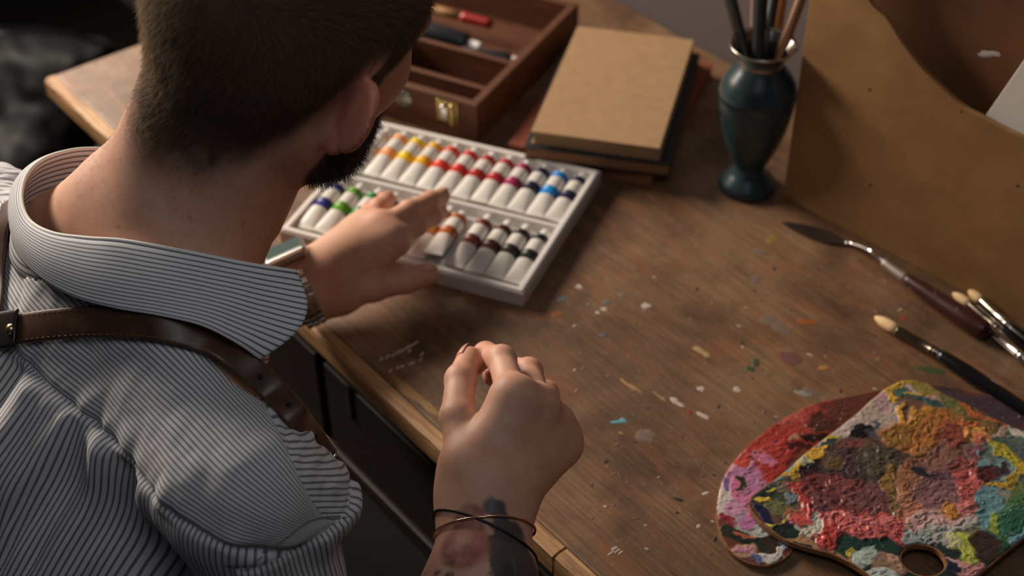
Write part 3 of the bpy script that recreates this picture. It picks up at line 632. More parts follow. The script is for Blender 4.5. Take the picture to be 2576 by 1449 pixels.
lowb = [(700, 420, 420, 200, -30, (150, 44, 34), .0012, .3), (1500, 260, 600, 120, 12, (92, 40, 34), .0006, .5), (1000, 330, 260, 110, -20, (104, 52, 42), .0008, .5), (1900, 330, 420, 110, 15, (74, 56, 64), .0006, .6),
        (500, 620, 260, 130, -30, (176, 52, 40), .0016, .25), (420, 760, 200, 120, -20, (186, 50, 42), .0018, .25), (760, 390, 130, 80, 0, (170, 62, 48), .0014, .4), (850, 420, 90, 60, 20, (84, 44, 36), .001, .5), (640, 400, 90, 40, -30, (190, 80, 64), .0014, .4),
        (250, 800, 130, 170, 20, (206, 150, 160), .0016, .25), (330, 900, 160, 170, 0, (190, 120, 160), .0014, .3), (450, 690, 90, 46, 10, (208, 110, 144), .0016, .3), (310, 690, 70, 40, 10, (196, 66, 50), .0016, .3),
        (210, 960, 80, 120, 10, (206, 190, 180), .0014, .2), (280, 880, 44, 80, 10, (226, 120, 160), .0018, .25), (330, 840, 30, 62, 8, (58, 58, 34), .001, .12), (350, 930, 60, 60, 0, (200, 120, 160), .0016, .3), (250, 1000, 60, 50, 20, (206, 140, 176), .0014, .3),
        (300, 1080, 70, 80, 0, (170, 140, 164), .0012, .4), (210, 1080, 90, 34, 30, (150, 40, 56), .0008, .3), (400, 1160, 150, 80, 20, (176, 176, 164), .0012, .3), (340, 1060, 60, 60, 0, (190, 110, 160), .0014, .3), (320, 990, 40, 60, 0, (216, 116, 160), .0016, .3),
        (250, 1170, 100, 40, 20, (50, 50, 46), .0008, .3), (360, 1240, 140, 34, 18, (34, 48, 40), .0008, .2), (490, 1245, 80, 34, 5, (62, 44, 44), .001, .2), (480, 1190, 90, 30, 10, (196, 192, 182), .0014, .3), (320, 1195, 70, 14, 15, (180, 90, 60), .0008, .3),
        (330, 1300, 120, 34, 15, (196, 150, 116), .0008, .3), (330, 1290, 90, 16, 15, (214, 140, 160), .0014, .2), (520, 1310, 110, 30, -10, (214, 200, 190), .0016, .25), (600, 1280, 40, 26, -30, (170, 190, 214), .0014, .3), (420, 1335, 60, 22, 0, (90, 110, 160), .001, .3),
        (390, 1345, 26, 16, 0, (100, 96, 110), .001, .3), (570, 545, 50, 26, 35, (40, 52, 96), .0014, .15), (800, 520, 80, 40, 20, (40, 22, 22), .001, .3), (690, 520, 40, 24, 0, (196, 130, 110), .0014, .3), (700, 590, 80, 26, 0, (70, 26, 24), .001, .4),
        (540, 570, 110, 40, -20, (190, 58, 44), .0018, .3), (440, 630, 60, 26, -20, (206, 90, 80), .0016, .3), (215, 850, 24, 40, 20, (120, 96, 150), .001, .3), (560, 1230, 60, 26, 20, (120, 170, 190), .001, .3)]
palette('kidney-shaped palette with red and pink paint, underneath the other palette', LOW, 0.0, 0.0045, None, lowb, (120, 60, 50), 20, 0.00075)
UPO = [(1242, 215), (1300, 178), (1372, 152), (1440, 148), (1530, 168), (1640, 235), (1800, 308), (1950, 388), (2060, 440), (2200, 500), (2380, 600), (2480, 760), (2460, 930), (2330, 1090), (2180, 1200), (2050, 1300), (1950, 1385), (1860, 1460), (1780, 1560), (1640, 1650), (1450, 1660), (1290, 1600), (1200, 1500), (1150, 1447), (1080, 1395), (1000, 1350), (900, 1303), (750, 1262), (600, 1212), (480, 1132), (400, 1060), (355, 985), (368, 925), (440, 868), (560, 780), (660, 690), (780, 590), (900, 500), (1060, 375), (1150, 292)]
upb = [(1500, 700, 1100, 700, 0, (120, 84, 70), .001, .3), (2250, 700, 420, 500, 0, (96, 116, 108), .001, .3), (1300, 1300, 900, 160, 5, (34, 52, 48), .0006, .2),
       (1050, 420, 340, 90, -38, (196, 176, 166), .0012, .25), (1230, 380, 160, 110, -20, (188, 166, 150), .0014, .3), (1240, 300, 70, 60, 0, (190, 150, 150), .001, .3),
       (1500, 250, 330, 80, 22, (150, 130, 60), .0014, .3), (1480, 170, 180, 26, 10, (150, 130, 30), .0014, .3), (1390, 220, 80, 36, 20, (190, 160, 160), .0014, .3), (1420, 270, 200, 24, 28, (70, 100, 92), .0014, .2), (1560, 330, 160, 26, 12, (60, 90, 90), .0014, .25),
       (1290, 260, 90, 22, 42, (226, 170, 16), .0024, .2), (1380, 380, 22, 60, 8, (222, 160, 40), .0024, .2), (1330, 190, 90, 20, -25, (216, 170, 20), .002, .25), (1570, 290, 60, 20, 10, (190, 140, 130), .0014, .3), (1440, 250, 60, 14, 0, (210, 170, 40), .0016, .3),
       (1700, 300, 110, 50, 20, (110, 110, 60), .0014, .3), (1900, 400, 180, 26, 28, (196, 96, 34), .0022, .15), (1900, 440, 170, 30, 30, (100, 92, 50), .0014, .25),
       (1560, 500, 330, 130, -5, (176, 106, 34), .0026, .35), (1450, 560, 200, 90, -20, (180, 112, 40), .0028, .4), (1350, 500, 120, 60, -20, (150, 104, 34), .0024, .4), (1500, 400, 90, 46, 0, (190, 130, 40), .0024, .4), (1420, 640, 180, 60, 0, (170, 110, 50), .0024, .4),
       (1700, 540, 120, 80, 10, (150, 70, 52), .002, .5), (1800, 450, 60, 46, 0, (206, 110, 50), .003, .3), (1850, 520, 90, 50, 10, (222, 150, 60), .003, .25), (1850, 500, 44, 20, 10, (226, 160, 30), .003, .25), (1900, 560, 60, 30, 0, (214, 120, 80), .0024, .3),
       (2120, 500, 80, 24, 10, (206, 196, 180), .0016, .3), (1970, 510, 70, 30, -10, (190, 160, 140), .0016, .4),
       (1110, 690, 260, 150, 5, (84, 64, 62), .0022, .5), (1000, 760, 240, 110, 0, (76, 58, 60), .002, .4), (1150, 640, 200, 40, 12, (130, 72, 60), .002, .4), (1260, 740, 170, 130, 30, (90, 78, 62), .002, .5), (1330, 650, 90, 60, 0, (88, 70, 60), .002, .5),
       (1090, 510, 74, 46, 0, (30, 24, 32), .0024, .2), (1180, 490, 30, 50, 0, (90, 84, 100), .0016, .4), (770, 740, 60, 110, 15, (26, 22, 28), .0018, .3), (930, 690, 50, 36, 0, (110, 88, 50), .0018, .4), (860, 590, 110, 34, -20, (60, 74, 72), .0012, .3), (910, 545, 60, 14, -5, (200, 170, 30), .0018, .2),
       (640, 740, 110, 40, -40, (120, 160, 164), .001, .25), (780, 635, 110, 34, -20, (222, 170, 24), .0024, .18), (690, 740, 90, 26, -40, (206, 160, 20), .0022, .2), (640, 790, 80, 20, 10, (196, 150, 30), .002, .3), (740, 690, 70, 30, 0, (190, 190, 150), .0014, .3),
       (540, 900, 190, 90, -10, (70, 76, 60), .0012, .25), (440, 920, 90, 60, -20, (40, 50, 50), .001, .25), (600, 850, 110, 26, 5, (58, 66, 64), .0016, .25), (500, 880, 56, 12, -25, (196, 180, 40), .0016, .25), (460, 955, 62, 18, -5, (214, 180, 20), .0018, .2), (590, 870, 50, 40, 0, (130, 110, 90), .0014, .4), (560, 1010, 90, 40, 10, (110, 112, 74), .0014, .3),
       (625, 945, 56, 36, 0, (118, 134, 140), .0022, .15), (470, 1060, 100, 34, 40, (28, 30, 72), .0012, .2), (640, 1130, 90, 34, -10, (30, 32, 70), .0012, .25), (560, 1150, 90, 16, 38, (40, 44, 50), .001, .3), (640, 1060, 70, 40, -10, (120, 120, 80), .0014, .3), (520, 1105, 50, 10, 0, (200, 180, 40), .0016, .3), (610, 1040, 30, 12, -20, (196, 90, 50), .0016, .3), (585, 1095, 16, 20, 0, (214, 190, 30), .0018, .2),
       (1050, 1130, 420, 130, 6, (206, 76, 70), .0030, .22), (900, 1120, 180, 110, 30, (200, 60, 52), .0032, .25), (760, 960, 80, 130, -20, (196, 62, 56), .003, .25), (700, 880, 60, 60, -20, (204, 70, 62), .003, .2), (890, 1190, 34, 90, 8, (196, 56, 48), .003, .2), (1180, 1140, 260, 80, -5, (214, 96, 92), .0032, .3), (1050, 1080, 220, 40, -3, (224, 116, 112), .0034, .3),
       (900, 920, 190, 140, 20, (128, 58, 56), .0024, .4), (860, 1000, 90, 70, 30, (122, 66, 68), .0024, .3), (1000, 880, 120, 70, 0, (136, 70, 66), .0024, .4), (1180, 940, 190, 70, -12, (124, 76, 74), .0024, .5), (1320, 960, 60, 90, 0, (120, 90, 60), .0022, .4), (1290, 830, 44, 90, 6, (150, 112, 50), .0026, .3), (1410, 780, 60, 170, 14, (160, 104, 70), .0022, .4),
       (1400, 920, 70, 50, 0, (196, 132, 90), .0026, .3), (1430, 1030, 110, 70, 0, (206, 130, 96), .0026, .35), (1610, 860, 180, 140, 10, (134, 92, 96), .0022, .5), (1560, 780, 90, 60, 10, (110, 72, 80), .002, .5), (1500, 760, 80, 26, 10, (44, 38, 50), .002, .3), (1640, 660, 130, 70, 0, (146, 96, 80), .002, .5), (1660, 980, 150, 60, 0, (150, 100, 104), .002, .4), (1720, 760, 60, 90, 0, (110, 80, 92), .002, .5),
       (1830, 840, 120, 150, 10, (200, 92, 84), .0028, .35), (1860, 760, 70, 80, 0, (206, 98, 88), .0028, .3), (1760, 720, 70, 50, 0, (150, 76, 70), .0022, .4), (1870, 640, 60, 50, 0, (132, 82, 90), .002, .4), (1640, 1100, 260, 80, -4, (206, 160, 152), .0026, .3), (1800, 1000, 150, 40, -12, (214, 120, 110), .0026, .3), (1660, 1030, 70, 40, 0, (200, 130, 40), .0026, .25), (1560, 1180, 190, 50, -4, (176, 170, 164), .002, .3), (1800, 1120, 140, 46, -10, (190, 180, 168), .0018, .4),
       (1880, 1180, 110, 34, -10, (130, 126, 90), .0014, .4), (2000, 1010, 160, 170, 10, (104, 150, 158), .0014, .2), (2020, 740, 160, 60, 10, (116, 156, 160), .0016, .3), (2100, 620, 180, 60, 25, (80, 98, 96), .0014, .3), (2050, 640, 150, 34, 32, (176, 160, 24), .002, .18), (2180, 740, 80, 40, 10, (200, 160, 20), .0022, .25), (2030, 840, 110, 34, 8, (206, 156, 24), .0024, .2), (2100, 800, 50, 80, 30, (180, 150, 40), .002, .25),
       (2140, 880, 60, 90, 30, (110, 120, 70), .0014, .3), (2060, 930, 60, 34, 0, (150, 146, 120), .0014, .4), (2140, 960, 110, 60, -40, (70, 120, 70), .0014, .3), (2080, 1110, 150, 100, -30, (70, 120, 90), .0014, .2), (2150, 1090, 90, 70, -20, (40, 100, 76), .0014, .3), (1990, 1090, 40, 60, 10, (150, 170, 60), .0014, .3), (2160, 1190, 80, 40, -20, (120, 170, 180), .0012, .3), (2030, 1260, 60, 60, 20, (36, 80, 60), .001, .3),
       (1950, 760, 90, 40, -10, (90, 40, 44), .0018, .3), (2000, 720, 60, 26, 20, (70, 50, 60), .0016, .3), (1890, 640, 18, 18, 0, (130, 160, 190), .002, .2), (740, 1170, 100, 50, -40, (196, 190, 170), .0016, .25), (790, 1110, 34, 70, -20, (206, 196, 176), .0016, .3),
       (850, 1270, 260, 36, 12, (176, 128, 88), .0004, .15), (1140, 1270, 220, 60, 4, (34, 66, 56), .0008, .2), (1050, 1300, 20, 18, 0, (214, 180, 30), .0016, .2), (1120, 1330, 70, 50, -20, (176, 190, 176), .0014, .25), (1250, 1380, 110, 60, 0, (150, 116, 90), .001, .3), (1200, 1440, 90, 40, 0, (190, 196, 190), .0014, .3), (1310, 1350, 60, 30, 10, (200, 150, 130), .0012, .3),
       (1460, 1180, 110, 40, 5, (160, 172, 168), .0016, .25), (1780, 1260, 110, 70, 30, (186, 190, 70), .0016, .2), (1800, 1340, 60, 60, 20, (176, 182, 60), .0016, .25), (1700, 1230, 44, 40, 0, (206, 200, 140), .0016, .3), (1810, 1410, 90, 50, 10, (200, 130, 130), .0016, .25), (1930, 1270, 110, 110, 0, (62, 44, 38), .0006, .3), (1720, 1380, 50, 50, 0, (34, 40, 60), .0008, .3), (1690, 1330, 90, 10, 24, (206, 150, 156), .0012, .3)]
palette('larger palette on top, with thumb hole and thick multicoloured paint', UPO, 0.0078, 0.0050, (1510, 1345, 175, 125), upb, (90, 62, 50), 40, 0.00062)
# ------------------------------------------------------------------ implicit-surface modelling of the person
def smin(a, b, k):
    h = np.maximum(k - np.abs(a - b), 0) / k; return np.minimum(a, b) - h * h * k * 0.25
def smax(a, b, k): return -smin(-a, -b, k)
def ell(P, c, r, R=None):
    q = P - np.asarray(c)
    if R is not None: q = q @ np.asarray(R).T
    r = np.asarray(r, float); k0 = np.linalg.norm(q / r, axis=-1); k1 = np.linalg.norm(q / (r * r), axis=-1) + 1e-9
    return k0 * (k0 - 1) / k1
def cap(P, a, b, ra, rb=None):
    rb = ra if rb is None else rb
    a = np.asarray(a, float); b = np.asarray(b, float); e = b - a; q = P - a
    t = np.clip((q @ e) / (e @ e), 0, 1); return np.linalg.norm(q - t[..., None] * e, axis=-1) - (ra + (rb - ra) * t)
def chain(P, pts, k=0.006):
    d = None
    for (a, ra), (b, rb) in zip(pts[:-1], pts[1:]):
        c = cap(P, a, b, ra, rb); d = c if d is None else smin(d, c, k)
    return d
def sdf_mesh(f, lo, hi, h):
    lo = np.array(lo, float); hi = np.array(hi, float); H = 4 * h
    nc = np.ceil((hi - lo) / H).astype(int) + 1
    g = np.stack(np.meshgrid(*[lo[i] + np.arange(nc[i]) * H for i in range(3)], indexing='ij'), -1)
    cv = f(g.reshape(-1, 3)).reshape(nc)
    # cells of the coarse grid near the surface
    near = np.abs(cv) < H * 2.2
    nb = near.copy()
    for ax in range(3):
        for s in (1,):
            nb |= np.roll(near, s, ax) | np.roll(near, -s, ax)
            near = nb.copy()
    nf = (nc - 1) * 4 + 1
    rep = lambda a: np.repeat(np.repeat(np.repeat(a, 4, 0), 4, 1), 4, 2)[:nf[0], :nf[1], :nf[2]]
    val = rep(np.sign(cv)) * 1.0; m = rep(near)
    I = np.argwhere(m)
    pts = lo + I * h
    out = np.empty(len(pts))
    for s in range(0, len(pts), 400000): out[s:s + 400000] = f(pts[s:s + 400000])
    val[m] = out
    S = val < 0
    cnt = np.zeros(nf - 1, np.int8)
    for dx in (0, 1):
        for dy in (0, 1):
            for dz in (0, 1): cnt += S[dx:nf[0] - 1 + dx, dy:nf[1] - 1 + dy, dz:nf[2] - 1 + dz]
    act = (cnt > 0) & (cnt < 8); A = np.argwhere(act); vid = -np.ones(nf - 1, int); vid[act] = np.arange(len(A))
    cs = [np.array(c) for c in ((0, 0, 0), (1, 0, 0), (0, 1, 0), (1, 1, 0), (0, 0, 1), (1, 0, 1), (0, 1, 1), (1, 1, 1))]
    cvv = [val[tuple((A + c).T)] for c in cs]
    acc = np.zeros((len(A), 3)); n = np.zeros(len(A))
    for i, j in ((0, 1), (2, 3), (4, 5), (6, 7), (0, 2), (1, 3), (4, 6), (5, 7), (0, 4), (1, 5), (2, 6), (3, 7)):
        a, b = cvv[i], cvv[j]; x = (a < 0) != (b < 0); t = np.where(x, a / np.where(x, a - b, 1), 0)
        acc += np.where(x[:, None], cs[i] + t[:, None] * (cs[j] - cs[i]), 0); n += x
    V = lo + (A + acc / n[:, None]) * h
    Q = []
    for ax in range(3):
        u, v = [(1, 2), (2, 0), (0, 1)][ax]
        sl = [slice(None)] * 3; sl2 = [slice(None)] * 3; sl[ax] = slice(0, -1); sl2[ax] = slice(1, None)
        X = S[tuple(sl)] != S[tuple(sl2)]; E = np.argwhere(X); E = E[(E[:, u] > 0) & (E[:, v] > 0) & (E[:, u] < nf[u] - 1) & (E[:, v] < nf[v] - 1)]
        ou = np.zeros(3, int); ou[u] = 1; ov = np.zeros(3, int); ov[v] = 1
        q = np.stack([vid[tuple((E - ou - ov).T)], vid[tuple((E - ov).T)], vid[tuple(E.T)], vid[tuple((E - ou).T)]], -1)
        neg = S[tuple(E.T)]; q[~neg] = q[~neg][:, ::-1]; Q.append(q)
    Q = np.vstack(Q); Q = Q[(Q >= 0).all(1)]
    for _ in range(2):
        e = h * 0.3; d0 = f(V); G = np.stack([f(V + np.eye(3)[i] * e) - d0 for i in range(3)], -1) / e
        V = V - (np.clip(d0, -h, h) / np.maximum((G * G).sum(-1), 0.3))[:, None] * G
    G /= np.linalg.norm(G, axis=-1)[:, None] + 1e-9
    return V, Q, G
SR = N3([.70, -.71, 0]); SF = N3([.71, .70, 0])                      # the man's right and forward
def HEADR():
    yaw = HYAW; fwd0 = math.cos(yaw) * SF + math.sin(yaw) * SR; r = np.cross(fwd0, EZ); p = HPIT
    f = math.cos(p) * fwd0 - math.sin(p) * EZ; u = np.cross(r, f)
    rl = HROL; r2 = math.cos(rl) * r + math.sin(rl) * u; u2 = np.cross(r2, f)
    return np.array([r2, f, u2])
HYAW, HPIT, HROL = math.radians(-4), math.radians(11), math.radians(-23)
HR = HEADR(); HC = atd(888, 300, 0.93) - HR.T @ np.array([.088, -.014, .0])
hw = lambda x, y, z: HC + HR.T @ np.array([x, y, z])
NB = atd(372, 578, 1.02)                       # base of the neck
TS = N3(-EZ * 0.80 - SF * 0.60)                # down the back of the leaning trunk
def ear_sdf(q, s):
    # q in head frame; the ear flares back and outward
    c = np.array([s * 0.086, -0.014, -0.002]); w = N3([s * 0.90, -0.44, 0.0]); a = N3([0, 0.10, 1.0]); n = N3(np.cross(a, w)) ; a = N3(np.cross(w, n))
    R = np.array([w, a, n]); p = (q - c) @ R.T
    u, v, z = p[:, 0], p[:, 1], p[:, 2]
    sgn = 1.0 if np.dot(n, [0, 1, 0]) > 0 else -1.0
    z = z * sgn                                  # +z: towards the face
    z = z - 3.0 * (u * u + 0.4 * v * v)            # a slight cup
    tu = np.where(v < 0, 0.0165 + 0.18 * v, 0.0165 + 0.07 * v) * 1.0
    pp = np.stack([u / np.maximum(tu, 0.006) * 0.0165, v, z], -1)
    d = ell(pp, (0.001, 0.001, 0), (0.0205, 0.0290, 0.0032))
    ring = np.sqrt((np.hypot(u / 0.0155, (v - 0.003) / 0.0245) * 0.02 - 0.02) ** 2 + (z - 0.0035) ** 2) - 0.0030
    ring = np.where((v > -0.020) , ring, 1)
    d = smin(d, ring, 0.005)
    conc = ell(pp, (-0.004, -0.002, 0.006), (0.0095, 0.015, 0.006)); d = smax(d, -conc, 0.003)
    lobe = ell(p, (-0.004, -0.026, 0.001), (0.0075, 0.0085, 0.004)); return smin(d, lobe, 0.006)
def head_sdf(P):
    q = (P - HC) @ HR.T
    d = ell(q, (0, -0.004, 0.045), (0.0785, 0.097, 0.080))
    d = smin(d, ell(q, (0, -0.045, 0.018), (0.067, 0.055, 0.060)), 0.03)
    d = smin(d, ell(q, (0, 0.036, -0.022), (0.061, 0.053, 0.074)), 0.03)
    for s in (-1, 1):
        d = smin(d, cap(q, (s * .061, .016, -.066), (s * .020, .083, -.091), .0225, .0205), 0.022)
        d = smin(d, ell(q, (s * .042, .054, -.024), (.022, .028, .028)), 0.02)
        d = smin(d, cap(q, (s * .012, .088, .026), (s * .045, .074, .024), .010, .009), 0.012)
        d = smax(d, -ell(q, (s * .031, .103, .006), (.015, .012, .011)), 0.008)
        d = smin(d, ell(q, (s * .031, .082, .006), (.0125, .0125, .0125)), 0.002)
        d = smin(d, ell(q, (s * .056, -.018, -.034), (.015, .020, .026)), 0.02)
        d = smin(d, ear_sdf(q, s), 0.007)
    d = smin(d, ell(q, (0, .088, -.090), (.025, .018, .018)), 0.016)
    d = smin(d, cap(q, (0, .094, .018), (0, .116, -.022), .0075, .0115), 0.010)
    d = smin(d, ell(q, (0, .100, -.056), (.023, .010, .0055)), 0.006)
    d = smin(d, ell(q, (0, .099, -.066), (.020, .010, .0060)), 0.005)
    return d
NK1 = hw(0, -0.030, -0.035); NK2 = hw(0, -0.004, -0.060)
ACR = atd(640, 1228, 0.945); ACL = NB + np.array([-.155, .105, -.085])
def neck_sdf(P):
    d = cap(P, NK1, NB + SF * .015 - EZ * .01, .0565, .062)
    d = smin(d, cap(P, NK2, NB + SF * .035 - EZ * .02, .047, .052), 0.03)
    for s in (-1, 1):
        A_ = ACR if s > 0 else ACL
        d = smin(d, cap(P, NB + SR * s * .035 - EZ * .0 , A_ - SR * s * .03, .036, .034), 0.04)       # trapezius
        d = smin(d, cap(P, hw(s * .040, -.02, -.03), NB + SF * .085 + SR * s * .015 - EZ * .03, .020, .016), 0.014)
    return d
def torso_sdf(P):
    R = np.array([SR, N3(np.cross(TS, SR)), TS])
    c = NB + TS * 0.245 + SF * 0.045
    d = ell(P, c, (0.125, 0.092, 0.23), R)
    d = smin(d, ell(P, c + TS * 0.25 + SF * .02, (0.150, 0.105, 0.20), R), 0.08)
    d = smin(d, cap(P, ACR - SF * .01, ACL - SF * .03, .036), 0.04)
    return d
def skin_upper(P):
    d = smin(head_sdf(P), neck_sdf(P), 0.028)
    return smin(d, torso_sdf(P) + 0.012, 0.03)
# hands ------------------------------------------------------------
def J(px, py, z): return atz(px, py, z)
LW = J(772, 722, .046)
LH = dict(
    thumb=[(J(858, 740, .032), .0150), (J(940, 722, .036), .0130), (J(1020, 705, .034), .0118), (J(1074, 692, .031), .0106)],
    index=[(J(985, 605, .060), .0108), (J(1048, 568, .057), .0095), (J(1088, 545, .048), .0086), (J(1108, 534, .040), .0077)],
    middle=[(J(957, 572, .066), .0108), (J(1030, 530, .068), .0096), (J(1082, 505, .061), .0086), (J(1113, 493, .053), .0078)],
    ring=[(J(925, 563, .062), .0100), (J(952, 522, .060), .0088), (J(970, 505, .048), .0080), (J(978, 500, .038), .0074)],
    pinky=[(J(893, 585, .054), .0092), (J(915, 548, .052), .0078), (J(928, 530, .040), .0070), (J(934, 525, .032), .0064)])
LE = atd(180, 985, 1.20)
def hand_sdf(P, Wr, Hn, elbow, up, kp=0.014, rw=0.021):
    d = None
    for nm, ch in Hn.items():
        c = chain(P, ch, 0.004)
        m = cap(P, Wr, ch[0][0], rw * (0.9 if nm != 'thumb' else 0.75), ch[0][1] * (1.25 if nm != 'thumb' else 1.15))
        for j, r in ch[1:-1]: c = smin(c, np.linalg.norm(P - j, axis=-1) - r * 1.05, 0.003)
        c = smin(c, m, 0.012)
        d = c if d is None else smin(d, c, kp if nm != 'x' else 0.004)
    return d
def hand_clean(P, Wr, Hn, rw):
    # palm first with generous blending, then each finger with tight blending so that fingers stay apart
    palm = None; ks = [k for k in Hn if k != 'thumb']
    for k in ks:
        m = cap(P, Wr, Hn[k][0][0], rw * 0.86, Hn[k][0][1] * 1.22); palm = m if palm is None else smin(palm, m, 0.020)
    th = cap(P, Wr, Hn['thumb'][0][0], rw * 0.8, Hn['thumb'][0][1] * 1.15); palm = smin(palm, th, 0.02)
    palm = smin(palm, cap(P, Hn['thumb'][0][0], Hn['index'][0][0], .011, .009), 0.02)
    d = palm
    for k in Hn:
        ch = Hn[k]; c = chain(P, ch, 0.005)
        for j, r in ch[1:-1]: c = smin(c, np.linalg.norm(P - j, axis=-1) - r * 0.99, 0.003)
        d = smin(d, c, 0.0055)
    for k in ks: d = smin(d, cap(P, Wr + (Hn[k][0][0] - Wr) * .35, Hn[k][0][0], rw * .80, Hn[k][0][1] * 1.20), 0.004)      # tendons
    for k in ks: d = smin(d, np.linalg.norm(P - Hn[k][0][0], axis=-1) - Hn[k][0][1] * 1.06, 0.012)
    return d
def left_arm(P):
    d = hand_clean(P, LW, LH, 0.0235)
    ax = N3(LW - LE); side = N3(np.cross(ax, EZ))
    f = smin(cap(P, LW + side * .009, LE + side * .008, .0185, .036), cap(P, LW - side * .009, LE - side * .008, .0185, .036), 0.02)
    return smin(d, f, 0.02)
RD = lambda px, py, d: atd(px, py, d)
RW = RD(1222, 1250, 1.035)
RH = dict(
    thumb=[(RD(1172, 1165, 1.030), .0140), (RD(1150, 1050, 1.050), .0125), (RD(1158, 955, 1.078), .0110), (RD(1182, 903, 1.100), .0098)],
    index=[(RD(1292, 1002, 1.045), .0122), (RD(1262, 905, 1.085), .0105), (RD(1222, 892, 1.115), .0092), (RD(1200, 915, 1.130), .0082)],
    middle=[(RD(1352, 1020, 1.062), .0120), (RD(1330, 935, 1.105), .0102), (RD(1280, 925, 1.138), .0092), (RD(1240, 945, 1.142), .0084)],
    ring=[(RD(1388, 1060, 1.080), .0112), (RD(1372, 990, 1.125), .0096), (RD(1318, 975, 1.150), .0088), (RD(1275, 985, 1.148), .0080)],
    pinky=[(RD(1400, 1115, 1.090), .0104), (RD(1392, 1055, 1.130), .0086), (RD(1345, 1035, 1.152), .0078), (RD(1305, 1035, 1.148), .0070)])
RM = RD(1212, 1480, 1.00); RE = RD(790, 1950, 1.10)
def right_arm(P):
    d = hand_clean(P, RW, RH, 0.026)
    d = smin(d, cap(P, RW, RH['pinky'][0][0], .024, .016), 0.02)
    s = N3(RT + 0.15 * UP)
    f = smin(cap(P, RW - s * .010, RM - s * .010, .0195, .0230), cap(P, RW + s * .010, RM + s * .010, .0195, .0230), 0.02)
    f = smin(f, cap(P, RM, RE, .033, .042), 0.03)
    return smin(d, f, 0.022)
def upper_arms(P):
    return smin(cap(P, ACR, RE, .038, .034), cap(P, ACL, LE, .040, .036), 0.01)
# three regions at their own resolution, meeting inside the clothes, joined in one body mesh
def clipbox(V, Q, G, keep):
    k = keep(V); m = k[Q].all(1); Q = Q[m]; idx = -np.ones(len(V), int); u = np.unique(Q); idx[u] = np.arange(len(u)); return V[u], idx[Q], G[u]
b1lo = np.minimum(HC, NB) - [.17, .17, .19]; b1hi = np.maximum(HC, NB) + [.17, .19, .17]
b1 = sdf_mesh(skin_upper, b1lo, b1hi, 0.0022)
def whole_arms(P): return smin(upper_arms(P), torso_sdf(P) + 0.012, 0.03)
allL = np.array([LW] + [p for c in LH.values() for p, r in c]); allR = np.array([RW, RM] + [p for c in RH.values() for p, r in c])
b2 = sdf_mesh(left_arm, allL.min(0) - .035, allL.max(0) + .03, 0.0014)
b3 = sdf_mesh(right_arm, allR.min(0) - .035, allR.max(0) + .03, 0.0015)
lowarm = lambda P: smin(smin(whole_arms(P), left_arm(P) + .001, 0.01), right_arm(P) + .001, 0.01)
bb = np.array([ACR, ACL, RE, LE, NB + TS * .55])
b4 = sdf_mesh(lowarm, bb.min(0) - .15, bb.max(0) + .12, 0.006)
V4, Q4, G4 = b4
def inbox(V, lo, hi): return ((V > np.asarray(lo)) & (V < np.asarray(hi))).all(1)
k4 = ~(inbox(V4, b1lo + .006, b1hi - .012) | inbox(V4, allL.min(0) - .029, allL.max(0) + .03) | inbox(V4, allR.min(0) - .029, allR.max(0) + .03))
bi = [b1, b2, b3, clipbox(V4, Q4, G4, lambda V: k4)]
SV = []; SQ = []; SG = []; off = 0
for V, Q, G in bi: SV.append(V); SQ.append(Q + off); SG.append(G); off += len(V)
SV = np.vstack(SV); SQ = np.vstack(SQ); SG = np.vstack(SG)
# hair map in the head's own frame
def sst(a, b, x): t = np.clip((x - a) / (b - a), 0, 1); return t * t * (3 - 2 * t)
def hair_field(P):
    q = (P - HC) @ HR.T; x, y, z = np.abs(q[:, 0]), q[:, 1], q[:, 2]
    # hairline height as a function of y: nape low at the back, arched over the ear, temple, forehead
    hl = np.interp(y, [-.12, -.085, -.062, -.045, -.032, -.016, .0, .012, .020, .032, .045, .060, .078, .10], [-.075, -.076, -.062, -.038, -.012, .024, .034, .030, .0, .0, .028, .045, .070, .085])
    near_mid = np.exp(-(x / .030) ** 2)
    hl = hl - 0.012 * near_mid * (y < -.04)
    d = sst(-.016, .032, z - hl)
    nz = fbm(q[:, 1] * 1.0 + x, q[:, 2], 77, 60, 3); d = np.clip(d * (1 + 0.12 * nz), 0, 1)
    # beard: jaw, chin, moustache
    jl = np.interp(y, [-.02, .004, .02, .05, .08, .11], [-.026, -.026, -.028, -.036, -.046, -.040])
    bd = sst(0.004, -0.010, z - jl) * sst(-.030, -.014, y + .35 * (z + .05)) * sst(-0.155, -0.125, z) * (y < .112) * (x < .095)
    jd = np.minimum(cap(q * [0, 1, 1] + np.c_[x, 0 * x, 0 * x], (.061, .016, -.066), (.020, .083, -.091), .0235, .020), ell(q, (0, .088, -.090), (.026, .02, .019)))
    bd = bd * sst(.009, .004, jd)
    sb = (y > .008) & (y < .034) & (z > -.05) & (z < .04) & (x > .04)
    d = np.maximum(d, sst(.006, .012, y) * sst(.036, .028, y) * (z > -.05) * (z < .045) * (x > .04) * 0.8)
    ear = np.minimum(ear_sdf(q, 1), ear_sdf(q, -1)); m = sst(0.002, 0.006, ear) * (z > -0.13)
    neckm = sst(-.11, -.085, z)
    return d * m * neckm, bd * m * sst(-.145, -.12, z), q
hd, bdn, hq = hair_field(SV)
skin = np.array(srgb(206, 156, 130)[:3]); cols = np.tile(skin, (len(SV), 1))
n1 = fbm(SV[:, 0] + SV[:, 2], SV[:, 1] - SV[:, 2] * .5, 5, 45, 4)[:, None]; cols *= 1 + 0.05 * n1 * np.array([.5, 1, 1.1]); n1b = fbm(SV[:, 0] * 1.1 + SV[:, 1] * .3, SV[:, 2] + SV[:, 1] * .7, 6, 160, 3)[:, None]; cols *= 1 + 0.035 * n1b * np.array([.6, 1, 1])
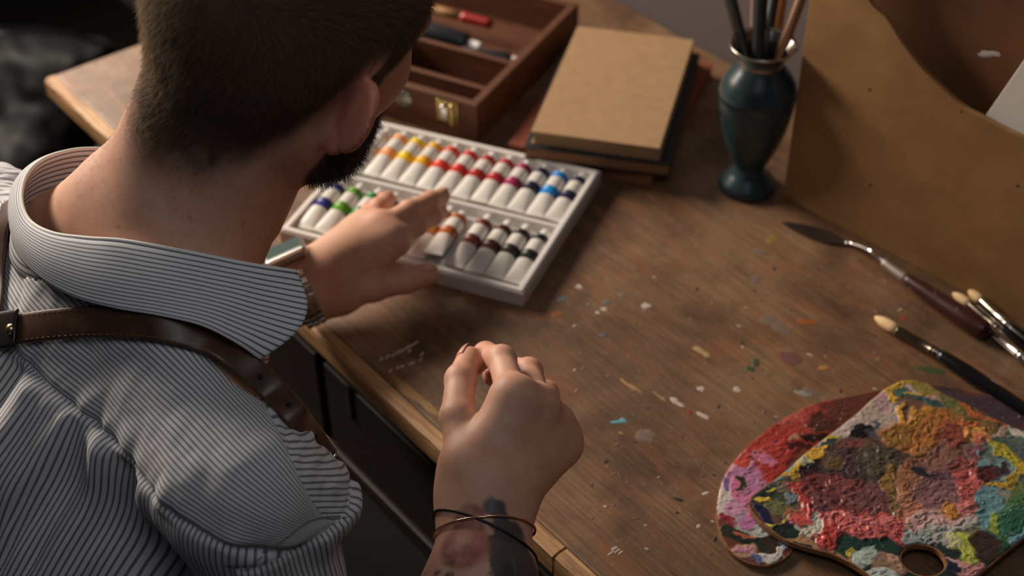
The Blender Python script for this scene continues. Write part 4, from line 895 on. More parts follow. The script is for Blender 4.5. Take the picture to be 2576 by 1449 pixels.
red = np.array(srgb(190, 104, 84)[:3])
def tint(c, col, f): return c * (1 - f[:, None]) + np.array(col) * f[:, None]
earm = sst(.006, .0, np.minimum(ear_sdf(hq, 1), ear_sdf(hq, -1))) * 0.65; cols = tint(cols, srgb(208, 112, 90)[:3], earm)
for Hn in (LH, RH):
    for ch in Hn.values():
        for j, r in ch[:3]: cols = tint(cols, red, 0.30 * np.exp(-(np.linalg.norm(SV - j, axis=1) / .013) ** 2))
        cols = tint(cols, red, 0.45 * np.exp(-(np.linalg.norm(SV - ch[-1][0], axis=1) / .014) ** 2))
cols = tint(cols, red, 0.22 * sst(.1, .0, np.linalg.norm(SV - NB, axis=1)))
hairc = np.array(srgb(50, 40, 34)[:3]); cols = tint(cols, hairc, np.clip(hd * 1.15, 0, .93)); cols = tint(cols, np.array(srgb(42, 30, 24)[:3]), np.clip(bdn, 0, .9))
for (px, py, dd) in ((477, 548, .95), (612, 562, .96), (297, 572, .95)):
    d_ = SV - CP; z_ = d_ @ FW; X_ = 1288 + CAM_F * (d_ @ RT) / z_; Y_ = 724.5 - CAM_F * (d_ @ UP) / z_
    cols = tint(cols, srgb(110, 60, 44)[:3], 0.6 * np.exp(-((X_ - px) ** 2 + (Y_ - py) ** 2) / 20.0) * (np.linalg.norm(SV - NB, axis=1) < .14))
# tattooed forearm: dark teal panel on the outer side, a rose on the inner
ra = N3(RM - RW); rp = SV - RW; al = rp @ ra; sd = rp @ N3(RT); isr = (np.abs(right_arm(SV)) < .003)
tn = fbm(al * 3, sd * 3, 91, 30, 4)
dark = sst(.001, .007, sd + 0.003 * tn) * sst(.012, .022, al - np.maximum(0, (sd - .012)) * 1.4 + .004 * tn) * isr
cols = tint(cols, srgb(44, 48, 52)[:3], dark * 0.92)
cols = tint(cols, srgb(96, 92, 88)[:3], dark * sst(.9, 1.5, fbm(al * 1.2, sd * 5, 92, 40, 2)) * .7)
rose = (sst(.021, .014, np.hypot(al - .050, sd + .013)) + sst(.014, .009, np.hypot(al - .030, sd + .010)) * .9).clip(0, 1) * isr
cols = tint(cols, srgb(128, 52, 54)[:3], rose * (0.7 + 0.2 * np.clip(tn, -1, 1)))
ink = sst(.7, 1.1, np.abs(fbm(al * 2, sd * 2, 93, 60, 2))) * sst(.055, .065, al) * isr; cols = tint(cols, srgb(60, 46, 44)[:3], ink * .7)
person = empty('person', (-0.30, 0.62, FLZ), 'bearded man in a striped shirt leaning over the desk, seen from behind', 'person')
M_skin = mat('skin', rough=0.56); t = NT(M_skin)
t.set('Base Color', t.attr('Col').outputs[0]); pb = t.b
pb.inputs['Subsurface Weight'].default_value = 0.22; pb.inputs['Subsurface Radius'].default_value = (1.0, 0.32, 0.14); pb.inputs['Subsurface Scale'].default_value = 0.006
t.bump(t.math('ADD', t.noise(t.coord((1, 1, 1)), 900, 3), t.math('MULTIPLY', t.noise(t.coord((1, 1, 1)), 110, 5), 1.5)), 0.22, 0.0005)
body = mesh_obj('body', SV, SQ, M_skin, person, attrs={'Col': np.clip(cols, 0.004, 1)})
# fingernails
M_nail = mat('nail', srgb(214, 160, 140), 0.3)
def nail(Hn, k, upv):
    ch = Hn[k]; tip, r = ch[-1]; d = N3(tip - ch[-2][0]); u = N3(upv - d * np.dot(upv, d)); s = np.cross(d, u); V = []; F = []
    for i, a in enumerate(np.linspace(-.6, .75, 5)):
        for j, b in enumerate(np.linspace(-.62, .62, 5)): V.append(tip + d * a * r + s * b * r * .95 + u * (r * math.sqrt(max(0.05, 1 - (b * .8) ** 2 - (max(a, 0) * .6) ** 2)) + .0002))
    for i in range(4):
        for j in range(4): F.append((i * 5 + j, i * 5 + j + 1, i * 5 + j + 6, i * 5 + j + 5))
    solid(mesh_obj('fingernail', V, F, M_nail, person), 0.0005, 1)
for k in ('thumb', 'index', 'middle', 'ring'): nail(LH, k, EZ * 1.0 - RT * .1)
nail(RH, 'thumb', -FW * .6 + RT * -.6)
# eyes
M_eye = mat('eye_white', srgb(220, 214, 206), 0.2)
for s in (-1, 1):
    lathe('eyeball', [(0.0001, -.0118), (.006, -.010), (.0105, -.005), (.0118, 0), (.0105, .005), (.006, .010), (0.0001, .0118)], hw(s * .031, .0845, .006), M_eye, person, 20)
# hair strands ------------------------------------------------------
def strands(name, n, dens, length, wid, m, flow, V=SV, Q=SQ, G=SG, curl=0.0, lift=0.55):
    tri = np.vstack([Q[:, [0, 1, 2]], Q[:, [0, 2, 3]]]); a, b, c = V[tri[:, 0]], V[tri[:, 1]], V[tri[:, 2]]
    ar = np.linalg.norm(np.cross(b - a, c - a), axis=1); dm = dens[tri].mean(1); wgt = ar * dm; wgt /= wgt.sum()
    ix = RNG.choice(len(tri), n, p=wgt); r1 = np.sqrt(RNG.random(n))[:, None]; r2 = RNG.random(n)[:, None]
    P = a[ix] * (1 - r1) + b[ix] * r1 * (1 - r2) + c[ix] * r1 * r2; Nn = G[tri[ix, 0]]
    D = dm[ix]; L = (length(P, D) * RNG.uniform(.7, 1.15, n))[:, None]
    fl = flow(P); fl = fl - (fl * Nn).sum(1)[:, None] * Nn; fl /= np.linalg.norm(fl, axis=1)[:, None] + 1e-9
    j = RNG.normal(0, .28, (n, 3)); d0 = Nn * lift + fl + j; d0 /= np.linalg.norm(d0, axis=1)[:, None]
    d1 = d0 + fl * 0.25 + RNG.normal(0, .22 + curl, (n, 3)) - Nn * 0.12; d1 /= np.linalg.norm(d1, axis=1)[:, None]
    sd_ = np.cross(d0, RNG.normal(0, 1, (n, 3))); sd_ /= np.linalg.norm(sd_, axis=1)[:, None]; sd_ *= wid / 2
    P0 = P - Nn * .0004; P1 = P0 + d0 * L * .5; P2 = P1 + d1 * L * .5
    VV = np.stack([P0 - sd_, P0 + sd_, P1 - sd_ * .8, P1 + sd_ * .8, P2], 1).reshape(-1, 3)
    b0 = np.arange(n)[:, None] * 5; F = np.concatenate([b0 + [0, 1, 3], b0 + [0, 3, 2], b0 + [2, 3, 4]], 1).reshape(-1, 3)
    o = mesh_obj(name, VV, F, m, person, smooth=False); tag(o, kind='stuff'); return o
M_hair = mat('short_brown_hair', srgb(98, 74, 56), 0.6); NT(M_hair).b.inputs['Specular IOR Level'].default_value = 0.15
def hairmix(m, col, fac):
    t = m.node_tree; tr = t.nodes.new('ShaderNodeBsdfTranslucent'); tr.inputs[0].default_value = col
    mx = t.nodes.new('ShaderNodeMixShader'); mx.inputs[0].default_value = fac; out = [n for n in t.nodes if n.type == 'OUTPUT_MATERIAL'][0]
    t.links.new(t.nodes['Principled BSDF'].outputs[0], mx.inputs[1]); t.links.new(tr.outputs[0], mx.inputs[2]); t.links.new(mx.outputs[0], out.inputs[0])
hairmix(M_hair, srgb(206, 176, 146), 0.20)
M_beard = mat('dark_beard', srgb(46, 32, 25), 0.5)
down = -HR[2] * 1.0; back = -HR[1]
def flow_h(P):
    q = (P - HC) @ HR.T; k = sst(.09, .02, q[:, 2])[:, None]
    return down * k + (HR[1] * .6) * (1 - k) + back * 0.25 * k
strands('hair', 90000, hd ** 1.3 * (hq[:, 2] > -.12), lambda P, D: 0.0025 + 0.0065 * D ** 2 + 0.004 * sst(.03, .09, ((P - HC) @ HR.T)[:, 2]), .00016, M_hair, flow_h)
strands('neck_hair', 6000, sst(.0, .5, hd) * 0.1 + ((hq[:, 2] > -.15) & (hq[:, 2] < -.03) & (hq[:, 1] < -.0)) * 0.35 * (np.abs(hq[:, 0]) < .075), lambda P, D: 0.0045 + 0 * D, .00008, M_hair, lambda P: np.tile(down + back * .6, (len(P), 1)), lift=.8)
strands('beard', 20000, bdn, lambda P, D: 0.006 + 0.006 * D, .00022, M_beard, lambda P: np.tile(down + HR[1] * .5, (len(P), 1)), curl=.15, lift=.7)
# ------------------------------------------------------------------ clothing
def march(f, px, py, d0=0.70, d1=1.35, off=0.0):
    ds = np.linspace(d0, d1, 400); P = np.array([atd(px, py, d) for d in ds]); v = f(P) - off
    k = np.argmax(v < 0)
    if v[k] >= 0: return atd(px, py, ds[np.argmin(v)])
    a = v[k - 1]; b = v[k]; return P[k - 1] + (P[k] - P[k - 1]) * a / (a - b)
def grad(f, p, e=0.001):
    p = np.atleast_2d(p); d0 = f(p); G = np.stack([f(p + np.eye(3)[i] * e) - d0 for i in range(3)], -1); return G / (np.linalg.norm(G, axis=1)[:, None] + 1e-9)
SLV = ACR + (RE - ACR) * 0.92
def shirt_sdf(P):
    d = torso_sdf(P)
    for s, A_ in ((1, ACR), (-1, ACL)): d = smin(d, cap(P, NB + SR * s * .030 - SF * .008, A_ - SR * s * .025 - SF * .022, .034, .024), 0.025)
    d = smin(d, ell(P, NB - EZ * .035, (.070, .070, .050)), 0.04)
    d = d - 0.008
    d = smin(d, cap(P, ACR, SLV, .049, .050), 0.030)
    d = smin(d, cap(P, ACL, ACL + (LE - ACL) * .9, .058, .054), 0.045)
    # loose cloth standing out in front of the shoulder
    b0 = atd(800, 1258, .955); d = smin(d, ell(P, b0, (.026, .030, .026)), 0.018)
    return d
sb = np.array([ACR, ACL, SLV, NB + TS * .5, NB])
SH = sdf_mesh(shirt_sdf, [sb[:, 0].min() - .16, sb[:, 1].min() - .13, sb[:, 2].min() - .10], [sb[:, 0].max() + .10, sb[:, 1].max() + .15, NB[2] + .06], 0.0025)
HV, HQ, HG = SH
y0 = march(shirt_sdf, 100, 950); y1 = march(shirt_sdf, 485, 1335); ym = (y0 + y1) / 2; ta = N3(y1 - y0); nrm = grad(shirt_sdf, ym)[0]; tb = N3(np.cross(nrm, ta))
if np.dot(tb, UP) < 0: tb = -tb                      # tb points from the seam up over the yoke
a_ = (HV - y0) @ ta; b_ = (HV - y0) @ tb
cyl = ym - nrm * .095; sy_ = np.arctan2((HV - cyl) @ tb, (HV - cyl) @ nrm) * .095 + 1
f0 = march(shirt_sdf, 654, 1066); f1 = march(shirt_sdf, 775, 1314); ft = N3(f1 - f0); fn = N3(np.cross(grad(shirt_sdf, (f0 + f1) / 2)[0], ft))
if np.dot(fn, RT) < 0: fn = -fn                      # fn points to the front panel
fr_ = (HV - f0) @ fn - 10.0 * np.clip((HV - (f0 + f1) / 2) @ ft, -.05, .05) ** 2
g0 = march(shirt_sdf, 868, 1300); g1 = march(shirt_sdf, 615, 1435); gt = N3(g1 - g0); gn = N3(np.cross(grad(shirt_sdf, (g0 + g1) / 2)[0], gt))
if np.dot(gn, -UP) < 0: gn = -gn                     # gn points down the sleeve
sl_ = (HV - g0) @ gn; sa_ = (HV - g0) @ gt
AH = float((march(shirt_sdf, 600, 1449) - y0) @ ta) - .004
# folds: gathers below the yoke seam, puckers along it, soft pulls across the yoke
gat = fbm(a_ * 1.0, b_ * 0.16, 201, 42, 3, 0.5); gat2 = fbm(a_, b_ * 0.2, 202, 16, 2)
back = sst(.002, -.012, b_)
Dn = back * (1 - .85 * sst(.11, .17, a_)) * (gat * (.0034 + .0030 * sst(.0, -.10, b_)) + gat2 * .0105 * sst(.0, -.08, b_) + .0015)
Dn = Dn + (1 - back) * np.exp(-np.clip(b_, 0, 1) / .020) * fbm(a_, b_ * .2, 203, 90, 2) * .0013
pull = fbm(a_ * 1.0 + b_ * .5, b_ * 0.55 - a_ * .2, 204, 22, 3, .45)
Dn = Dn + (1 - back) * pull * .0017 + (1 - back) * fbm(a_ * .3 + b_, b_ * .3 - a_ * .9, 205, 40, 3) * .0006
Dn = Dn - .0030 * np.exp(-(b_ / .0028) ** 2)
ms_ = np.minimum(sl_, a_ - AH); sm = sst(-.002, .004, ms_); Dn = Dn * (1 - sm)
Dn = Dn + sm * (fbm(sa_, sl_ * .18, 206, 55, 3) * .0017) - .0018 * np.exp(-(ms_ / .0026) ** 2)
fm = sst(-.002, .006, fr_) * (1 - sm)
Dn = Dn + fm * fbm(fr_ * .8, ((HV - f0) @ ft), 207, 60, 3) * .0022 - .0008 * np.exp(-(fr_ / .0020) ** 2) * (1 - sm)
HV2 = HV + HG * Dn[:, None]
ax_n = N3(NK1 - NB)
nd = np.linalg.norm((HV - NB) - ((HV - NB) @ ax_n)[:, None] * ax_n, axis=1); hh = (HV - NB) @ ax_n
rim = cr([atd(*p) for p in ((470, 470, 1.115), (400, 405, 1.115), (300, 378, 1.105), (245, 374, 1.095), (180, 378, 1.082), (110, 400, 1.062), (66, 440, 1.042), (52, 500, 1.018), (72, 555, .996), (129, 587, .975), (217, 600, .960), (310, 607, .952), (466, 634, .948), (605, 662, .952), (700, 677, .962), (745, 684, .970))], 140)
ctr = NB + ax_n * .02
_a = N3(np.cross(ax_n, EZ)); _b = np.cross(ax_n, _a)
def polar(P): q = P - NB; return np.arctan2(q @ _b, q @ _a), np.hypot(q @ _a, q @ _b), q @ ax_n
_t, _r2, _h = polar(rim); o_ = np.argsort(_t); vt, vr, vh = polar(HV2)
rr_ = np.interp(vt, _t[o_], _r2[o_], period=2 * math.pi); rh_ = np.interp(vt, _t[o_], _h[o_], period=2 * math.pi)
keep = ~((vr < rr_ - .001) & (vh > rh_ - .040)) & ~((HV - SLV) @ N3(RE - ACR) > 0.0)
def keepm(V): return keep
HVk, HQk, HGk = clipbox(HV2, HQ, HG, keepm); kidx = np.unique(HQ[keep[HQ].all(1)])
M_shirt = mat('pinstriped_cotton', rough=0.85)
M_shirt.node_tree.nodes['Principled BSDF'].inputs['Sheen Weight'].default_value = 0.15
def stripe_nodes(t, val, per, duty=0.30):
    fr = t.math('FRACT', t.math('DIVIDE', val, per)); tri = t.math('ABSOLUTE', t.math('SUBTRACT', fr, 0.5))
    return t.n('ShaderNodeMapRange', {0: tri, 1: duty / 2 - 0.05, 2: duty / 2 + 0.09, 3: 1.0, 4: 0.0}, clamp=True).outputs[0]
t = NT(M_shirt)
wob = t.math('MULTIPLY', t.math('SUBTRACT', t.noise(t.coord((1, 1, 1)), 30, 2), 0.5), 0.0008)
sA = stripe_nodes(t, t.math('ADD', t.attr('s_yoke').outputs[2], wob), .0034); sB = stripe_nodes(t, t.math('ADD', t.attr('s_back').outputs[2], wob), .0037)
sC = stripe_nodes(t, t.math('ADD', t.attr('s_front').outputs[2], wob), .0040); sD = stripe_nodes(t, t.math('ADD', t.attr('s_sleeve').outputs[2], wob), .0037)
gt0 = lambda n: t.math('GREATER_THAN', t.attr(n).outputs[2], 0.0)
def fmix(f, a, b): return t.math('ADD', t.math('MULTIPLY', a, t.math('SUBTRACT', 1.0, f)), t.math('MULTIPLY', b, f))
st = fmix(gt0('m_front'), sA, sC); st = fmix(gt0('m_back'), st, sB); st = fmix(gt0('m_sleeve'), st, sD)
SH_W, SH_D = srgb(200, 200, 202), srgb(112, 100, 106)
weave = t.noise(t.coord((1, 1, 1)), 1500, 2)
t.set('Base Color', t.mix(st, SH_W, SH_D)); t.bump(weave, 0.12, 0.0002)
shirt = mesh_obj('shirt', HVk, HQk, M_shirt, person, attrs={'s_yoke': sy_[kidx], 's_back': a_[kidx] + 1, 's_front': (HV @ N3(UP + .15 * RT))[kidx] + 3, 's_sleeve': sa_[kidx] + 1,
    'm_front': fr_[kidx], 'm_back': (-b_)[kidx], 'm_sleeve': ms_[kidx]})
solid(shirt, 0.0008, -1)
def seam(name, pxs, wdt, m):
    P = cr([march(shirt_sdf, x, y, off=.0006) for x, y in pxs], 120); T = np.gradient(P, axis=0); G_ = grad(shirt_sdf, P); Bn = np.cross(T, G_); Bn /= np.linalg.norm(Bn, axis=1)[:, None]
    d_ = np.linalg.norm(HVk[None, ::7] - P[:, None], axis=2).argmin(1); P = P + G_ * (((HVk[::7][d_] - P) * G_).sum(1))[:, None] + G_ * .0004
    V = []; F = []
    for i in range(120):
        if i % 2: continue
        b0_ = len(V)
        for a, b in ((-.0009, -1), (.0009, -1), (.0009, 1), (-.0009, 1)): V.append(P[i] + N3(T[i]) * a + Bn[i] * b * wdt / 2)
        V.append(P[i] + G_[i] * .0005); F += [(b0_ + k, b0_ + (k + 1) % 4, b0_ + 4) for k in range(4)]
    o = mesh_obj(name, V, F, m, shirt, smooth=False); tag(o, kind='stuff')
seam('seam_stitching', [(878, 1302), (830, 1302), (775, 1318), (720, 1360), (670, 1398), (615, 1437)], .0009, mat('shirt_thread', srgb(120, 112, 116), .8))
# collar ------------------------------------------------------------
low = cr([atd(*p) for p in ((470, 540, 1.15), (370, 470, 1.15), (260, 430, 1.14), (180, 425, 1.125), (110, 430, 1.10), (60, 460, 1.085), (34, 500, 1.06), (30, 560, 1.030), (52, 640, .998), (110, 700, .972), (190, 745, .955), (290, 772, .942), (400, 790, .935), (505, 815, .932), (590, 858, .938), (650, 900, .946))], 140)
M_collar = mat('pinstriped_collar', rough=0.8); t = NT(M_collar)
wob = t.math('MULTIPLY', t.math('SUBTRACT', t.noise(t.coord((1, 1, 1)), 25, 2), 0.5), 0.25)
st = stripe_nodes(t, t.math('ADD', t.attr('s').outputs[2], wob), 1.0, .26)
t.set('Base Color', t.mix(st, srgb(212, 212, 212), srgb(98, 90, 106))); t.bump(t.noise(t.coord((1, 1, 1)), 1500, 2), .1, .0002)
nv = 22; V = []; S_ = []; nt_ = len(rim)
for i in range(nt_):
    u = i / (nt_ - 1); r_, l_ = rim[i], low[i]; out = N3((r_ + l_) / 2 - ctr - ax_n * np.dot((r_ + l_) / 2 - ctr, ax_n))
    for j in range(nv):
        v = j / (nv - 1); p = r_ + (l_ - r_) * v + out * (.0035 * math.sin(math.pi * v) + .0018 * (1 - math.exp(-v * 25)))
        # the front edge bulges outward and returns to the point
        k = max(0, (u - .90) / .10); bulge = (atd(757, 735, .962) - atd(721, 735, .962)) * math.sin(math.pi * v) ** 1.0 * k ** 1.5 * 1.55
        V.append(p + bulge); S_.append(v * 16 + .2)
F = [(i * nv + j, i * nv + j + 1, (i + 1) * nv + j + 1, (i + 1) * nv + j) for i in range(nt_ - 1) for j in range(nv - 1)]
collar = solid(mesh_obj('collar', V, F, M_collar, shirt, attrs={'s': S_}), 0.0013, 0)
# collar stand: the inner face going down from the rim
V = []; S_ = []
for i in range(nt_):
    r_ = rim[i]; inn = N3(ctr - r_ + ax_n * np.dot(r_ - ctr, ax_n)); f_ = 1.0
    for j in range(12):
        v = j / 11; V.append(r_ + inn * (.0016 + .006 * v * v) - ax_n * .040 * v + inn * 0 - EZ * .004 * v); S_.append(v * 9 + .4)
F = [(i * 12 + j, (i + 1) * 12 + j, (i + 1) * 12 + j + 1, i * 12 + j + 1) for i in range(nt_ - 1) for j in range(11)]
stand = solid(mesh_obj('collar_stand', V, F, M_collar, shirt, attrs={'s': S_}), 0.0010, 0)
# rolled fold joining leaf and stand
tube('collar_fold', [p + N3(ctr - p) * .0004 for p in rim], .0016, mat('plain_white_cotton', srgb(222, 220, 214), .8), shirt, 10)
# leather straps ------------------------------------------------------
M_leather = mat('dark_brown_leather', rough=0.42); t = NT(M_leather); n = t.noise(t.coord((1, 1, 1)), 60, 5); t.set('Base Color', t.ramp(n, [(.3, srgb(58, 36, 26)), (.7, srgb(92, 60, 42))])); t.bump(t.noise(t.coord((1, 1, 1)), 700, 4), .25, .0003)
M_thread = mat('tan_thread', srgb(150, 112, 70), .8)
def strap(name, pts, wdt, th, m, parent, nrm_hint=None, seg=90, wf=None):
    """pts: 3D points; the ribbon lies square to the local surface normal"""
    P = cr(pts, seg); T = np.gradient(P, axis=0); T /= np.linalg.norm(T, axis=1)[:, None]
    G_ = grad(shirt_sdf, P, .004) if nrm_hint is None else (np.tile(nrm_hint, (seg, 1)) if np.ndim(nrm_hint) == 1 else cr(nrm_hint, seg))
    for _ in range(6): G_[1:-1] = (G_[:-2] + G_[1:-1] + G_[2:]) / 3
    Bn = np.cross(T, G_); Bn /= np.linalg.norm(Bn, axis=1)[:, None]; Nn = np.cross(Bn, T)
    V = []; sec = [(-.5, 0), (-.5, .5), (-.46, .85), (-.38, 1.0), (0, 1.06), (.38, 1.0), (.46, .85), (.5, .5), (.5, 0), (.3, -.05), (-.3, -.05)]; k = len(sec)
    for i in range(seg):
        w_ = wdt if wf is None else wdt * np.interp(i / (seg - 1), wf[0], wf[1])
        for a, b in sec: V.append(P[i] + Bn[i] * a * w_ + Nn[i] * b * th)
    F = [(i * k + j, i * k + (j + 1) % k, (i + 1) * k + (j + 1) % k, (i + 1) * k + j) for i in range(seg - 1) for j in range(k)] + [tuple(range(k))[::-1], tuple((seg - 1) * k + j for j in range(k))]
    o = mesh_obj(name, V, F, m, parent); return o, P, T, Bn, Nn
pts = [march(shirt_sdf, x, y, off=.0045) for x, y in ((-90, 850), (-20, 838), (60, 826), (150, 815), (250, 809), (362, 814), (440, 828), (515, 853))]
d_at = lambda p: float((np.asarray(p) - CP) @ FW)
dl = d_at(pts[-1]); 
def over(px, py, d):               # keep the strap in front of the cloth
    P = march(shirt_sdf, px, py, off=.006); return atd(px, py, min(d, d_at(P))) if shirt_sdf(P[None])[0] < .012 else atd(px, py, d)
pts += [over(575, 888, dl), over(630, 930, dl + .002), over(690, 985, dl + .006), over(745, 1045, dl + .012), atd(787, 1098, dl + .018), atd(811, 1140, dl + .024)]; dl -= .010
nh0 = [grad(shirt_sdf, p, .004)[0] for p in pts[:9]] + [N3(-FW + UP * .25 + RT * k) for k in (.25, .35, .45, .55, .6)]
sus, SP, ST, SB, SN = strap('suspender_strap', pts, .0205, .0024, M_leather, person, nrm_hint=nh0, wf=([0, .5, .75, 1], [1.05, 1.05, .9, .80]))
# stitches along both edges of the back half
V = []; F = []
for sgn in (-1, 1):
    for i in range(2, 52):
        for q in (0,):
            c = SP[i] + SB[i] * sgn * .0084 + SN[i] * .00262; hh_ = .0011; b0_ = len(V)
            for dx, dy, dz in ((-1, -1, 0), (1, -1, 0), (1, 1, 0), (-1, 1, 0), (-.7, 0, 1), (.7, 0, 1)): V.append(c + ST[i] * dx * hh_ + SB[i] * dy * .00022 + SN[i] * dz * .0003)
            F += [(b0_, b0_ + 1, b0_ + 5, b0_ + 4), (b0_ + 2, b0_ + 3, b0_ + 4, b0_ + 5), (b0_ + 1, b0_ + 2, b0_ + 5), (b0_ + 3, b0_, b0_ + 4)]
st_o = mesh_obj('stitching', V, F, M_thread, sus, smooth=False); tag(st_o, kind='stuff')
for i in (64, 73, 82):                                        # punched holes: dark discs laid on top, the shade inside painted as colour
    lathe('hole_shade_disc', [(0.0001, .0002), (.0019, .0002), (.0022, -.0002)], SP[i] + SN[i] * .00262, M_keyhole, sus, 14, axis=SN[i])
# the end folds round the buckle and runs back beneath
lp = [atd(811, 1140, dl + .034), atd(820, 1160, dl + .040), atd(815, 1176, dl + .046), atd(800, 1172, dl + .052), atd(780, 1138, dl + .050), atd(745, 1085, dl + .040), atd(700, 1032, dl + .030), atd(662, 1000, dl + .022)]
nh = [N3(SN[-1]), N3(RT * 1.0 - FW * .2), N3(RT - UP), N3(-UP - FW * .3), N3(-RT - FW * .4), -N3(SN[-1]) * .9, -N3(SN[-1]), -N3(SN[-1])]
strap('strap_loop', lp, .0165, .0022, M_leather, sus, nrm_hint=nh, seg=50)
bk = atd(796, 1140, dl + .036)
V, F = tube_v(cr([bk + a * SB[-1] + b * ST[-1] for a, b in ((-.011, -.010), (.011, -.010), (.0125, .0), (.011, .010), (-.011, .010), (-.0125, 0), (-.011, -.010))], 40), .0013, 10); mesh_obj('buckle', V, F, M_nickel, sus)
tube('buckle_tongue', [bk - ST[-1] * .010 + SN[-1] * .001, bk + SN[-1] * .003, bk + ST[-1] * .011 + SN[-1] * .001], .0011, M_nickel, sus, 8)
# second strap crossing at the left edge, over the far shoulder
pts2 = [march(shirt_sdf, x, y, off=.004) for x, y in ((-60, 960), (-30, 880), (-16, 790), (-10, 700), (0, 620), (12, 560), (30, 505))]
sus2, *_ = strap('suspender_strap', pts2, .0205, .0024, M_leather, person, seg=60)
kp_ = [march(shirt_sdf, x, y, off=.0072) for x, y in ((-120, 860), (-60, 842), (0, 832), (44, 826))]
kpr, KP, KT, KB, KN = strap('strap_keeper', kp_, .0270, .0026, mat('black_brown_leather', srgb(34, 24, 20), .35), sus, seg=24)
sp = march(shirt_sdf, 24, 828, off=.0100); sn_ = grad(shirt_sdf, sp, .004)[0]
lathe('stud', [(0.0001, .0024), (.002, .0022), (.0036, .001), (.0039, -.0005)], sp, M_brass, sus, 24, axis=sn_)
# wristwatch on the left wrist -------------------------------------------
def ring_on(f, c, ax, n=48, off=.001, r0=.012, r1=.06):
    a = N3(np.cross(ax, EZ)); b = np.cross(ax, a); out = []
    rs = np.linspace(r0, r1, 120)
    for ph in np.linspace(0, 2 * math.pi, n, endpoint=False):
        d = a * math.cos(ph) + b * math.sin(ph); v = f(c + rs[:, None] * d); k = int(np.argmax(v > 0)); out.append((c + d * (rs[k] + off), d))
    return out
wax = N3(J(872, 677, .055) - J(772, 722, .046)); wc = J(756, 724, .046)
M_glass = mat('watch_glass', srgb(84, 98, 96), 0.08); M_case = mat('brushed_steel', (0.72, 0.70, 0.68, 1), 0.28, 1.0); M_bandm = mat('steel_bracelet', (0.58, 0.53, 0.45, 1), 0.3, 1.0)
watch = empty('wristwatch', wc, None, None); watch.parent = person; watch.matrix_parent_inverse = pmw(person).inverted()
rg = ring_on(left_arm, wc, wax, 30, .0014)
me_l = None
wside = N3(np.cross(EZ, wax)); wrad = N3(EZ * .90 + wside * (.20 if np.dot(wside, UP) > 0 else -.20))
for k, (p, d) in enumerate(rg):
    if np.dot(d, wrad) > .80: continue
    tn_ = N3(np.cross(wax, d))
    for r_ in (-1, 0, 1):
        sh_ = wax * r_ * .0062 + tn_ * (.0012 if r_ == 0 else 0)
        q = mesh_obj('band_link', boxv(p + sh_, wax, tn_, d, .0058, .0056, .0022), BOXF, M_bandm, watch, smooth=False); bev(q, .0007, 2)
kbest = max(range(len(rg)), key=lambda k: np.dot(rg[k][1], wrad)); cp_, cd = rg[kbest]; ct = N3(np.cross(wax, cd))
q = mesh_obj('watch_case', boxv(cp_ + cd * .0035, wax, ct, cd, .0400, .0340, .0095), BOXF, M_case, watch, smooth=False); bev(q, .0042, 4)
q = mesh_obj('watch_screen', boxv(cp_ + cd * .0083, wax, ct, cd, .0330, .0270, .0014), BOXF, M_glass, watch, smooth=False); bev(q, .0030, 3)
# bracelets on the right wrist
rax = N3(RM - RW); rc = RW + rax * .028
a2 = N3(rax + 0.10 * RT)
pr_ = [p for p, d in ring_on(right_arm, rc, a2, 60, .0012)]
V, F = tube_v(np.array(pr_ + pr_[:2]), .0010, 8, cap=False); mesh_obj('bracelet', V, F, mat('copper_bracelet', (0.85, 0.50, 0.38, 1), .2, 1.0), person)
rc = RW + rax * .031; a2 = N3(rax - 0.42 * RT)
pr_ = [p for p, d in ring_on(right_arm, rc, a2, 60, .0008)]
V, F = tube_v(np.array(pr_ + pr_[:2]), .0009, 8, cap=False); mesh_obj('cord_bracelet', V, F, M_black, person)
# trousers, shoes and the stool beneath ------------------------------------
M_trou = mat('dark_grey_trousers', srgb(34, 31, 31), .9); t = NT(M_trou); t.bump(t.noise(t.coord((1, 1, 1)), 25, 4), .5, .004)
PV = NB + TS * .60; PV = np.array([PV[0], PV[1], -.245])
HIPR, HIPL = PV + SR * .095, PV - SR * .095
KNR = HIPR + SF * .43 + SR * .04 + EZ * -.02; KNL = HIPL + SF * .42 - SR * .06 + EZ * -.02
ANR = KNR - EZ * .39 - SF * .05; ANL = KNL - EZ * .39 - SF * .12
ANR[2] = ANL[2] = FLZ + .09
def trou(P):
    d = ell(P, PV + EZ * .02, (.17, .15, .12))
    for a, b, c in ((HIPR, KNR, ANR), (HIPL, KNL, ANL)): d = smin(d, smin(cap(P, a, b, .092, .066), cap(P, b, c, .062, .052), .03), .06)
    return smax(d, (NB[2] * 0 - .06) * 0 + (P @ EZ) + .10, .01)
tb_ = np.array([PV, KNR, KNL, ANR, ANL]); V, Q, G = sdf_mesh(trou, tb_.min(0) - .2, tb_.max(0) + .2, .008)
V = V + G * (fbm(V[:, 0] + V[:, 2] * .3, V[:, 1] + V[:, 2] * .6, 301, 14, 3) * .004)[:, None]
mesh_obj('trousers', V, Q, M_trou, person)
M_shoe = mat('black_shoe_leather', srgb(18, 17, 17), .4)
for A_ in (ANR, ANL):
    f = lambda P: smax(smin(smin(ell(P, A_ + SF * .05 - EZ * .045, (.060, .060, .045)), ell(P, A_ + SF * .13 - EZ * .060, (.055, .055, .032)), .03), cap(P, A_ - SF * .01 - EZ * .05, A_ + EZ * .01, .042, .040), .03), (FLZ + .002) - P[:, 2], .004)
    V, Q, G = sdf_mesh(f, A_ - [.13, .13, .10], A_ + [.26, .26, .08], .005); mesh_obj('shoe', V, Q, M_shoe, person)
SC_ = np.array([PV[0], PV[1], -.015]); stl = empty('stool', SC_ + EZ * FLZ, 'dark wooden stool under the seated man', 'stool')
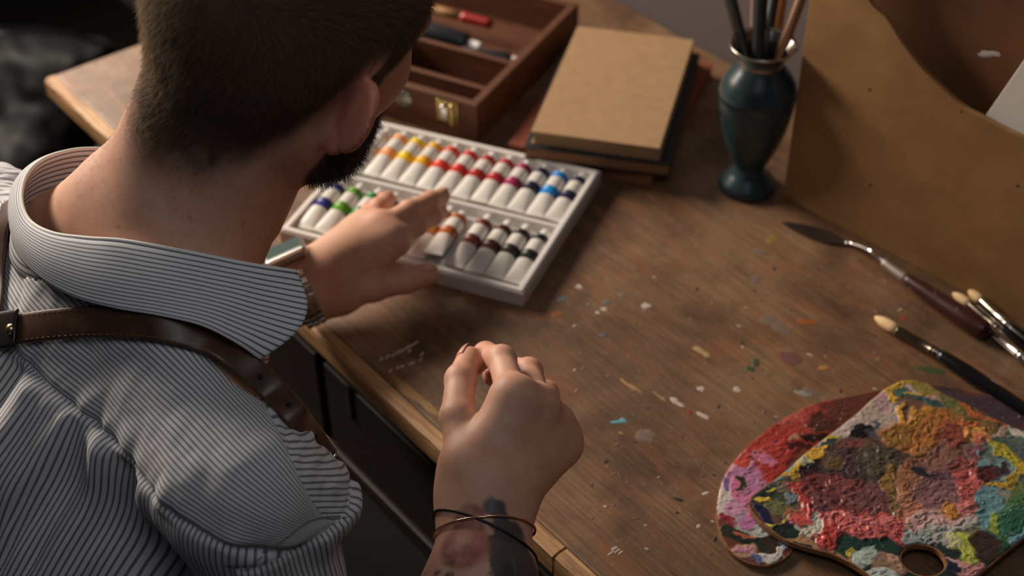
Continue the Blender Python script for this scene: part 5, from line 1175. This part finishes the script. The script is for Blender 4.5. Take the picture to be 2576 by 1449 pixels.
lathe('seat', [(0.0001, -.36), (.16, -.36), (.165, -.355), (.165, -.335), (.16, -.33), (0.0001, -.33)], SC_, M_desk, stl, 32)
for a, b in ((1, 1), (1, -1), (-1, 1), (-1, -1)):
    rod('leg', SC_ + SR * a * .10 + SF * b * .10 - EZ * .358, SC_ + SR * a * .15 + SF * b * .15 + EZ * (FLZ + .016), .016, .013, M_desk, stl)
for b in (1, -1): rod('rung', SC_ - SR * .13 + SF * b * .13 + EZ * -.58, SC_ + SR * .13 + SF * b * .13 + EZ * -.58, .009, .009, M_desk, stl)
# dark things on the floor beyond the desk's left corner ----------------------
fc = atz(60, 230, FLZ + .12)
M_dcl = mat('black_padded_fabric', srgb(26, 26, 28), .6); 
def lump(P):
    d = ell(P, fc, (.22, .13, .13)); d = smin(d, ell(P, fc + [-.10, -.14, -.04], (.20, .12, .10)), .05); d = smin(d, ell(P, fc + [.10, .02, -.06], (.12, .10, .08)), .05)
    return smax(d, FLZ + .001 - P[:, 2], .01)
V, Q, G = sdf_mesh(lump, fc - [.6, .6, .3], fc + [.6, .6, .3], .012)
V = V + G * (fbm(V[:, 0] + V[:, 1] * .5, V[:, 1] * .3 + V[:, 2], 310, 9, 3) * .018)[:, None]; V[:, 2] = np.maximum(V[:, 2], FLZ + .001)
bag = empty('bag', (fc[0], fc[1], FLZ), 'black padded bag lying on the floor beyond the left corner', 'bag')
mesh_obj('bag_body', V, Q, M_dcl, bag)
tube('carry_strap', cr([fc + [-.15, -.05, .12], fc + [-.05, -.12, .19], fc + [.1, -.08, .18], fc + [.2, .02, .08]], 24), .013, M_handle, bag, 10, flat=[(1, .35)] * 24)
rc_ = atz(40, 408, FLZ + .02)
rb = empty('cloth', (rc_[0], rc_[1], FLZ), 'small dark red rag on the floor at the left edge', 'rag')
V, Q, G = sdf_mesh(lambda P: smax(ell(P, rc_ - EZ * .01, (.06, .045, .03)), FLZ + .001 - P[:, 2], .004), rc_ - [.09, .09, .05], rc_ + [.09, .09, .05], .005)
V = V + G * (fbm(V[:, 0], V[:, 1], 311, 40, 3) * .006)[:, None]; V[:, 2] = np.maximum(V[:, 2], FLZ + .001); mesh_obj('folded_rag', V, Q, mat('dark_red_cloth', srgb(110, 24, 34), .8), rb)
